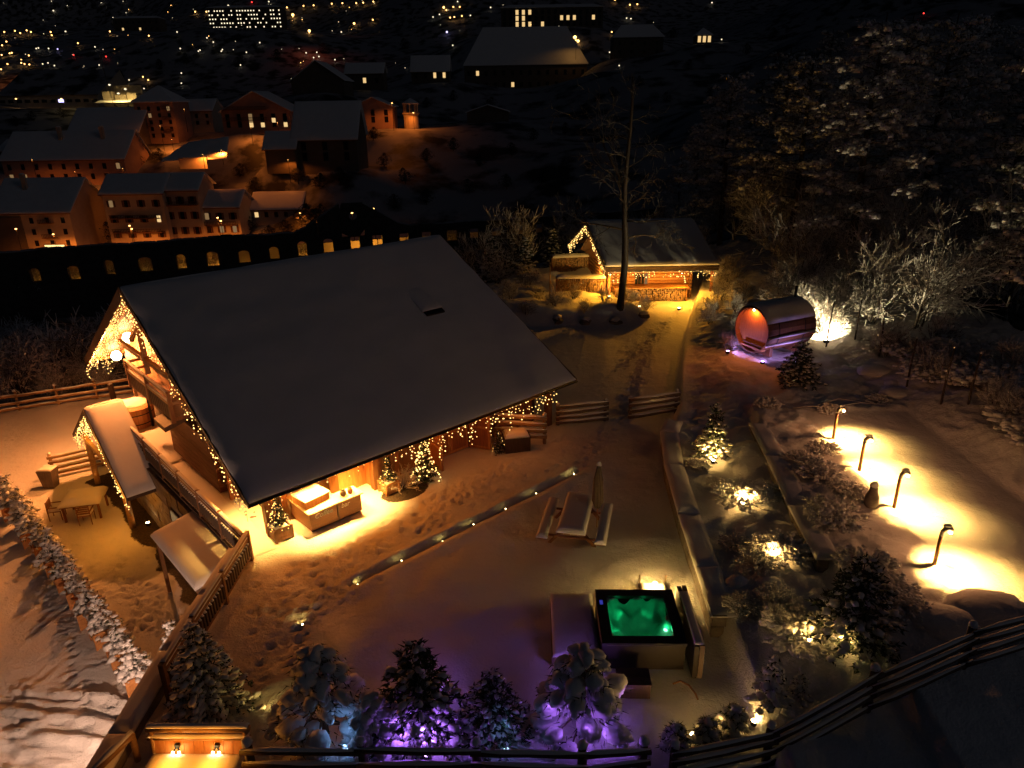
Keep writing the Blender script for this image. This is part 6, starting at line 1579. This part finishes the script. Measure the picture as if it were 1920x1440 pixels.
    for (fx_, fy) in chim:
        c0 = MB().box(w2 * fx_ - .5, w2 * fx_ + .5, depth * fy - .4, depth * fy + .4, he, hr + 1.2).build("chimney", "plaster", o); m_ = MB(); m_.dome((w2 * fx_, depth * fy, hr + 1.19), .6, .5, .3, 3); m_.build("snow_cap", "snow", c0, True)
    return o
def street_lamp(label, p, h, power, col=SODIUM, mat="street_orange", size=.28, group="orange street lamps", arm=0.0, soft=.2):
    o = thing("street_lamp", label, "street lamp", p, rng.uniform(0, 6), group)
    MB().tube((0, 0, -.5), (0, 0, h), .08, .05, 6).build("pole", "black_metal", o); MB().lathe([(.25 * size, -.5 * size), (size, -.1 * size), (size * .9, .3 * size), (.2 * size, .6 * size)], 8, (0, 0, h + .3 * size)).build("lamp_head", mat, o, True)
    if power: light('SPOT', o, (0, 0, h - .2), power, col, soft, (0, 0, -1), 164, .35)
    return o

h1 = house("shop", "corner_house", "tall old corner house with a brightly lit shop window at street level", 396, 334, "side", "plaster", 3, 5, (), (.9, 1.3), 16, balconies=((3.5, 7.2, 3.2), (3.6, 3.9, 3.2)), chim=((-.35, .35),), ridge_f=.55)
MB().box(-8.8, -2.2, -.35, -.005, -.5, 8.6).build("dark_annex", "plaster_dark", h1)
sh = MB().box(1.6, 6.4, -.3, -.006, -.2, 2.4).build("shop_front", "wood_brown", h1)
for k in range(3): MB().box(1.75 + k * 1.55, 3.2 + k * 1.55, -.33, -.301, .1, 2.2).build("pane", "window_shop", sh)
q = h1.location; light('AREA', h1, (4.0, -.6, 1.3), 120, (1.0, .55, .15), aim=(0, -1, -.5), size=(4.5, 1.5))
house("row_a", "row_house", "orange-lit three-storey row house with long timber balconies", 360, 326, "side", "plaster", 3, 4, ((3, 1),), (.9, 1.5), 10, balconies=((0, 3.6, 11.5), (0, 6.8, 11.5)), shut=True)
house("row_b", "row_house", "tallest row house with dark timber gallery under its eaves", 354, 324, "side", "plaster", 3, 3, (), (.9, 1.6), 10, balconies=((0, 9.0, 8.0),), shut=True)
house("row_c", "row_house", "lower row house with railed balcony between the street lamps", 386, 356, "side", "plaster", 2, 3, (), (.9, 1.5), 10, balconies=((0, 4.0, 8.0),), shut=True)
house("row_d", "row_house", "low row house half hidden behind the dark garden trees", 390, 360, "side", "plaster", 1, 5, ((0, 0),), (.9, 1.2), 10)
house("long_pale", "long_house", "long pale pink house with a broad snowy roof and two chimneys", 297, 246, "side", "plaster_pink", 2, 9, (), (1.0, 1.5), 15, chim=((-.15, .4), (.55, .4)), ridge_f=.6)
house("apartment", "apartment_tower", "narrow reddish apartment tower with a pyramid roof and balcony strips", 192, 160, "pyramid", "plaster_pink", 5, 4, (), (.9, 1.2), 12, "apartment block", balconies=((3.8, 4, 2.4), (3.8, 7, 2.4), (3.8, 10, 2.4), (-2, 5, 1.6)))
house("big_chalet", "gabled_house", "big gabled house with timber balconies and a few lit windows", 208, 172, "gable", "plaster_pink", 3, 6, ((4, 1), (2, 0), (3, 0), (5, 0)), (1.1, 1.3), 14, balconies=((-3, 3.2, 13), (-3, 6.2, 13)))
house("snow_roof", "steep_roof_house", "dark house under a big steep snow roof", 258, 190, "side", "plaster_dark", 2, 3, (), (1.2, 2.0), 14, ridge_f=.6)
house("low_shed", "low_outbuilding", "low outbuilding with a plain snow roof before the gabled house", 276, 246, "side", "plaster_dark", 0, 0, (), depth=8)
house("gable", "gable_house", "gabled house glowing orange under a street lamp", 200, 183, "gable", "plaster_pink", 2, 3, ((0, 0),), (1.2, 1.8), 10, shut=False)
tw_ = gd(772, 238, 247); tr_ = thing("turret", "small round turret lit orange beside the street lamp", "turret", tw_)
MB().lathe([(2.4, -3), (2.4, 3.6), (2.9, 4.0), (2.9, 4.3), (2.3, 4.4)], 14).build("base", "plaster", tr_)
for k in range(8): a = 6.283 * k / 8; MB().tube((2.2 * math.cos(a), 2.2 * math.sin(a), 4.4), (2.2 * math.cos(a), 2.2 * math.sin(a), 6.9), .22, n=6).build("column", "plaster", tr_)
MB().lathe([(2.7, 6.9), (2.8, 7.2), (1.4, 8.1), (.05, 8.8)], 14).build("roof", "roof_snow", tr_)
house("hut_dark", "garden_shed", "low dark shed with snow on the unlit slope", 210, 197, "gable", "plaster_dark", 0, 0, (), depth=7, cat="shed")
house("barn", "long_barn", "very long dark building under a broad hipped snow roof", 122, 50, "hip", "plaster_dark", 2, 14, ((1, 1), (5, 0)), (1.6, 2.4), 30, "building", lit_mat="window_warm")
sc1 = house("school", "school_block", "dark block with three rows of small lit windows", 14, 8, "hip", "plaster_dark", 3, 16, ((2, 2), (3, 2), (4, 2), (2, 1), (3, 1), (2, 0), (3, 0), (4, 0), (6, 0), (9, 1), (10, 1), (11, 1), (14, 1)), (2.3, 3.4), 20, "building", top=1)
litset = {(i, j) for i in range(26) for j in range(5) if random.Random(i * 7 + j * 131).random() < .55}
house("hospital", "hospital_block", "wide far block dotted with white lit windows", 14, 10, "hip", "plaster_dark", 5, 26, litset, (1.1, 1.2), 20, "building", top=1, lit_mat="street_white")
house("pair", "small_house", "snow-roofed house with two lit windows side by side", 132, 104, "side", "plaster_dark", 1, 4, ((2, 0), (3, 0)), (1.2, 2.2), 12)
house("dark_roofs", "twin_roof_house", "dark house with a pale gabled snow roof beyond the big gabled house", 150, 116, "gable", "plaster_dark", 0, 0, (), depth=16)
house("depot", "flat_depot", "long low depot with a pale wall and a blue lit sign", 178, 132, "side", "plaster", 1, 12, ((7, 0),), (3.0, 1.6), 40, "building", lit_mat="street_blue", ridge_f=.75, snow="far_snow")
house("villa", "square_villa", "dark square villa with hipped snow roof at the edge of the wood", 70, 46, "hip", "plaster_dark", 2, 4, (), (1.4, 1.8), 14)
house("hotel", "far_hotel", "faint long hotel far out in the town", 34, 30, "hip", "plaster_dark", 2, 8, ((1, 0), (4, 0)), (2.2, 2.6), 18, "building")
house("roofs_mid", "terrace_house", "dark house under a broad bluish snow roof behind the long pale house", 246, 202, "side", "plaster_dark", 0, 0, (), depth=14, ridge_f=.6)
house("dim_house", "small_house", "dim small house between the tower and the big gabled house", 206, 186, "side", "plaster", 2, 3, (), (.9, 1.2), 10)
house("kiosk", "lit_pavilion", "small pavilion with glowing windows alone in the dark wood", 66, 52, "pyramid", "plaster_dark", 1, 3, ((0, 0), (1, 0), (2, 0)), (1.6, 3.0), 8, "pavilion")
house("roof_left", "terrace_house", "snow-roofed house half hidden behind the corner house", 282, 262, "side", "plaster_dark", 0, 0, (), depth=12)
house("small_dark", "small_house", "small dark house with one lit window above the orange gable house", 136, 118, "side", "plaster_dark", 1, 3, ((1, 0),), (1.3, 2.0), 10)

TOWNM = []
for key_, txt_ in dict(shop="the corner house with the bright shop", row_a="the row house with long balconies", row_b="the tallest row house", row_c="the row house between the lamps", row_d="the low row house", long_pale="the long pink house", apartment="the reddish apartment tower", big_chalet="the big gabled house", snow_roof="the steep snow roof", low_shed="the low outbuilding", gable="the orange gable house", tower="the lit turret", hut_dark="the dark shed", barn="the long hipped building", school="the block with rows of lit windows", hospital="the wide block of white windows", pair="the house with two lit windows", dark_roofs="the pale gabled snow roof", depot="the long depot", villa="the square villa", hotel="the faint hotel", kiosk="the glowing pavilion", dim_house="the dim small house").items():
    a_, b_, y_, d_ = HOUSE[key_]; q_ = gd((a_ + b_) / 2, y_, d_); TOWNM.append((q_.x, q_.y, "near " + txt_))
# street lamps with real light (px, py of the lamp head, distance, power)
for px, py, Y, w, h in ((243, 424, 160, 1500, 6), (247, 430, 160, 1300, 5.4), (408, 409, 163, 1500, 6), (414, 415, 163, 1200, 5.4), (563, 400, 168, 900, 6), (100, 440, 157, 4200, 8), (735, 194, 238, 1700, 8), (775, 212, 242, 800, 6),
                        (300, 236, 224, 1100, 7), (345, 205, 228, 900, 6), (520, 230, 215, 1600, 6), (470, 238, 215, 1100, 6), (60, 300, 195, 900, 6), (230, 316, 196, 1300, 6), (140, 322, 196, 1000, 6), (415, 282, 190, 1500, 3), (540, 300, 186, 500, 5), (700, 392, 150, 700, 7), (660, 400, 146, 300, 6), (322, 262, 222, 900, 5), (30, 430, 156, 900, 8), (380, 290, 187, 1700, 3)):
    p = gd(px, py, Y); street_lamp(near_name("orange street lamp", (p.x, p.y), TOWNM), Vector((p.x, p.y, p.z - h)), h, w * 1.5, size=.24 if px not in (380, 415, 300, 345, 520, 470, 60, 230, 140, 540, 322) else .08)
# low orange lit snow bank
bk = thing("road_bank", "snow bank glowing orange above a low lit street wall", "snow bank", gd(372, 296, 191))
mb = MB(); snow_sheet(mb, (-9, -2, -.6), (8, -2, -.2), (6, 7, 4.6), (-5, 7, 3.4), .4, 8, 6, .5, 1.0, 17); mb.build("snow_mass", "snow", bk, True); MB().box(-4, 3, -2.6, -2.2, -2.5, .2).build("kerb_wall", "plaster", bk)
# far lights
r = random.Random(5)
FAR = [(8, 60, 'o'), (28, 58, 'o'), (50, 57, 'o'), (58, 60, 'o'), (12, 78, 'o'), (38, 62, 'o'), (18, 100, 'o'), (4, 85, 'o'), (3, 103, 'o'), (22, 99, 'o'), (40, 118, 'o'), (46, 120, 'o'), (55, 121, 'o'), (54, 104, 'o'), (80, 120, 'w'), (90, 118, 'w'), (102, 123, 'w'), (68, 91, 'w'), (72, 90, 'w'), (91, 91, 'w'), (108, 92, 'b'), (138, 103, 'r'), (199, 106, 'r'), (146, 81, 'o'), (178, 88, 'w'), (186, 122, 'w'), (206, 59, 'o'), (123, 59, 'w'), (95, 60, 'o'), (97, 66, 'o'), (58, 60, 'w'), (2, 130, 'o'), (14, 120, 'o'),
       (240, 44, 'o'), (232, 47, 'o'), (280, 46, 'o'), (279, 67, 'o'), (338, 91, 'w'), (372, 96, 'w'), (375, 94, 'w'), (415, 96, 'w'), (417, 93, 'w'), (462, 98, 'w'), (487, 80, 'w'), (400, 79, 'w'), (388, 71, 'w'), (340, 137, 'w'), (451, 122, 'w'), (366, 22, 'o'), (387, 22, 'o'), (549, 28, 'o', 2), (580, 58, 'o', 2), (569, 11, 'o'), (588, 10, 'o'), (538, 14, 'o'), (622, 7, 'o'), (642, 6, 'o'), (668, 6, 'o'), (681, 5, 'o'), (700, 3, 'o'), (664, 44, 'o', 1.5), (699, 37, 'o'), (472, 4, 'r'), (428, 11, 'w', 1.5), (504, 3, 'w'),
       (594, 98, 'w'), (574, 99, 'w'), (588, 108, 'w'), (598, 106, 'w'), (628, 112, 'w'), (832, 14, 'o', 1.5), (837, 19, 'o'), (850, 13, 'o'), (862, 13, 'o'), (858, 3, 'w'), (812, 32, 'w'), (824, 27, 'w'), (844, 33, 'o'), (852, 32, 'o'), (866, 30, 'o'), (882, 29, 'w'), (920, 14, 'w'), (838, 60, 'b', 1.5), (849, 85, 'w'), (1078, 70, 'o', 2.5), (1084, 77, 'o', 2), (1068, 62, 'w'), (1048, 50, 'w'), (1147, 60, 'o'), (1175, 34, 'w'), (1183, 35, 'w'), (1143, 98, 'w'), (1161, 123, 'w'), (1181, 9, 'o'), (1195, 8, 'o'), (1153, 0, 'o'), (1335, 5, 'w'), (1353, 74, 'w'), (1732, 25, 'r'),
       (205, 155, 'w', 1.3), (224, 154, 'o', 1.5), (200, 168, 'w', 1.2), (203, 176, 'w', 1.3), (249, 172, 'w', 1.3), (270, 166, 'w'), (268, 144, 'o'), (278, 150, 'o'), (242, 150, 'w'), (51, 196, 'o'), (135, 182, 'b', 1.6), (122, 181, 'o'), (689, 145, 'o'), (340, 156, 'w'), (418, 210, 'o'), (450, 192, 'w'), (100, 20, 'w'), (332, 60, 'w'), (640, 60, 'w')]
LM = {}
for c_, mt_ in (('o', "street_orange"), ('w', "street_white"), ('r', "street_red"), ('b', "street_blue")):
    LM[c_] = MB().tube((0, 0, -7), (0, 0, -.4), .12, .1, 5).lathe([(.2, -.45), (.5, -.1), (.5, .2), (.15, .5)], 8, m=1).mesh("lamp", ["black_metal", mt_])
for k in range(70):
    FAR.append((r.uniform(0, 760) if r.random() < .8 else r.uniform(760, 1250), r.uniform(2, 150) * r.random() ** .3, r.choice('owww'), r.uniform(.25, .55)))
CN = dict(o=("orange lamp out in the town", "far orange town lamps"), w=("white lamp out in the town", "far white town lamps"), r=("red warning light", "red warning lights"), b=("bluish lit sign", "bluish signs in the town"))
for e in FAR:
    px, py, c_ = e[:3]; k = e[3] if len(e) > 3 else 1.0
    p = hit(px, py + 5, 200.0, 1900); p = gd(px, py, p.y - 2)
    o = place("town_lamp", LM[c_], None, None, p, 0, max(.35, k * p.y / 700 * 1.15)); tag(o, near_name(CN[c_][0], (p.x, p.y), TOWNM), "lamp", CN[c_][1])
# lit yard by the depot, with a mast
for k, (px, py, w) in enumerate(((205, 160, 5200), (235, 168, 5200), (222, 176, 4000))):
    p = gd(px, py, 405); o = street_lamp(("tall floodlight over the bright works yard beside the depot wall", "tall floodlight at the middle of the bright works yard", "low floodlight at the front of the bright works yard")[k], Vector((p.x, p.y, p.z - 9)), 9, w, (1.0, .68, .2), "street_white", .7)
p = gd(226, 190, 412); yd = thing("works_yard", "snowy works yard with stacked site huts in yellow light", "works yard", p)
for q in ((-9, -4, 0, 4, -3, 5), (-3, 3, 1, 5, -3, 3.2), (4, 9, 0, 5, -3, 4.2), (-9, 10, 5.5, 6, -3, 8)): MB().box(*q).build("site_hut", "plaster", yd)
mb = MB(); snow_sheet(mb, (-11, -6, -.6), (12, -6, -.6), (12, 0, .5), (-11, 0, .5), .3, 6, 4, .2, .5, 7); mb.build("snow_layer", "snow", yd, True)
p = gd(205, 165, 400); cr = thing("crane_mast", "thin crane mast rising over the works yard", "crane", p)
MB().beam((0, 0, -5), (-1.5, 0, 17), .35, .35, up=(0, 1, 0)).build("mast", "grey_metal", cr); MB().beam((-1.5, 0, 17), (2.5, 0, 16), .25, .25).build("jib", "grey_metal", cr)
for px, py, Y, w, col in ((1080, 76, 425, 900, (1.0, .45, .08)), (549, 32, 900, 5000, SODIUM), (655, 14, 1000, 16000, SODIUM), (40, 112, 640, 9000, SODIUM), (580, 62, 700, 3000, (1.0, .12, .02)), (115, 186, 415, 900, (1.0, .6, .2)), (30, 186, 415, 700, (1.0, .5, .15))):
    p = gd(px, py, Y); street_lamp(near_name("lamp lighting a patch of snow", (p.x, p.y), TOWNM), Vector((p.x, p.y, p.z - 9)), 9, w, col, "street_orange", .5, "lamps over distant streets")
# dark trees among the houses
DRK = []
for k in range(3):
    r2 = random.Random(800 + k); m_, t_ = MB(), MB(); t_.tube((0, 0, -1), (0, 0, 5), .25, .1, 6)
    for j in range(750):
        f = r2.random(); a = r2.uniform(0, 6.28); rad = 3.4 * math.sin(math.pi * (.10 + .86 * f)) * math.sqrt(r2.random()) * (1 + .35 * math.sin(3 * a + k)) ; b = Vector((rad * math.cos(a) + (1.6 if j % 3 == 0 else -.9), rad * math.sin(a), .4 + (6.4 if j % 3 else 4.6) * f))
        d = Vector((r2.gauss(0, 1), r2.gauss(0, 1), r2.gauss(0, .5))).normalized(); s2 = d.orthogonal().normalized() * .16; m_.add([b - s2, b + s2, b + d * .7], [(0, 1, 2)])
    DRK.append((t_.mesh("trunk", "bark"), m_.mesh("foliage", "far_foliage")))
for px, py in ((170, 420), (195, 440), (160, 455), (185, 400), (470, 420), (510, 440), (540, 430), (585, 420), (600, 400), (440, 440), (330, 440), (290, 440), (395, 200), (405, 230), (300, 290), (260, 300), (700, 250), (640, 330), (600, 340), (720, 300), (760, 330), (800, 290), (850, 270), (900, 300), (960, 280), (1000, 250), (1060, 240), (1100, 200), (1150, 170), (1200, 150), (1250, 180), (1180, 240), (920, 190), (850, 180), (800, 190), (700, 120), (450, 110), (520, 100), (350, 110), (300, 120), (610, 90), (760, 80), (1290, 120), (1330, 170), (950, 340), (1020, 330), (880, 350), (800, 370), (740, 380), (560, 330), (450, 320), (60, 215), (120, 210), (30, 225), (20, 440), (1400, 90), (1450, 60), (1260, 60), (480, 350)):
    p = hit(px, py + 12, 100.0); plant("town_tree", near_name("dark leafy tree", (p.x, p.y), TOWNM), "tree", DRK[int(px) % 3], p, px, (.85 if p.y < 260 else p.y / 330) * (.6 + .9 * ((px * 37) % 10) / 10), "dark trees in the town")
for px, py, sc in ((282, 455, 1.5), (352, 452, 1.2), (330, 455, .8), (680, 415, 1.0), (700, 412, .9), (430, 452, .9)):
    p = gd(px, py, 146); thick("bare tree standing before the lit row houses", p.x, p.y, int(px) % 3, sc, "bare trees before the row houses", "bare_sapling", SAP, "tree")
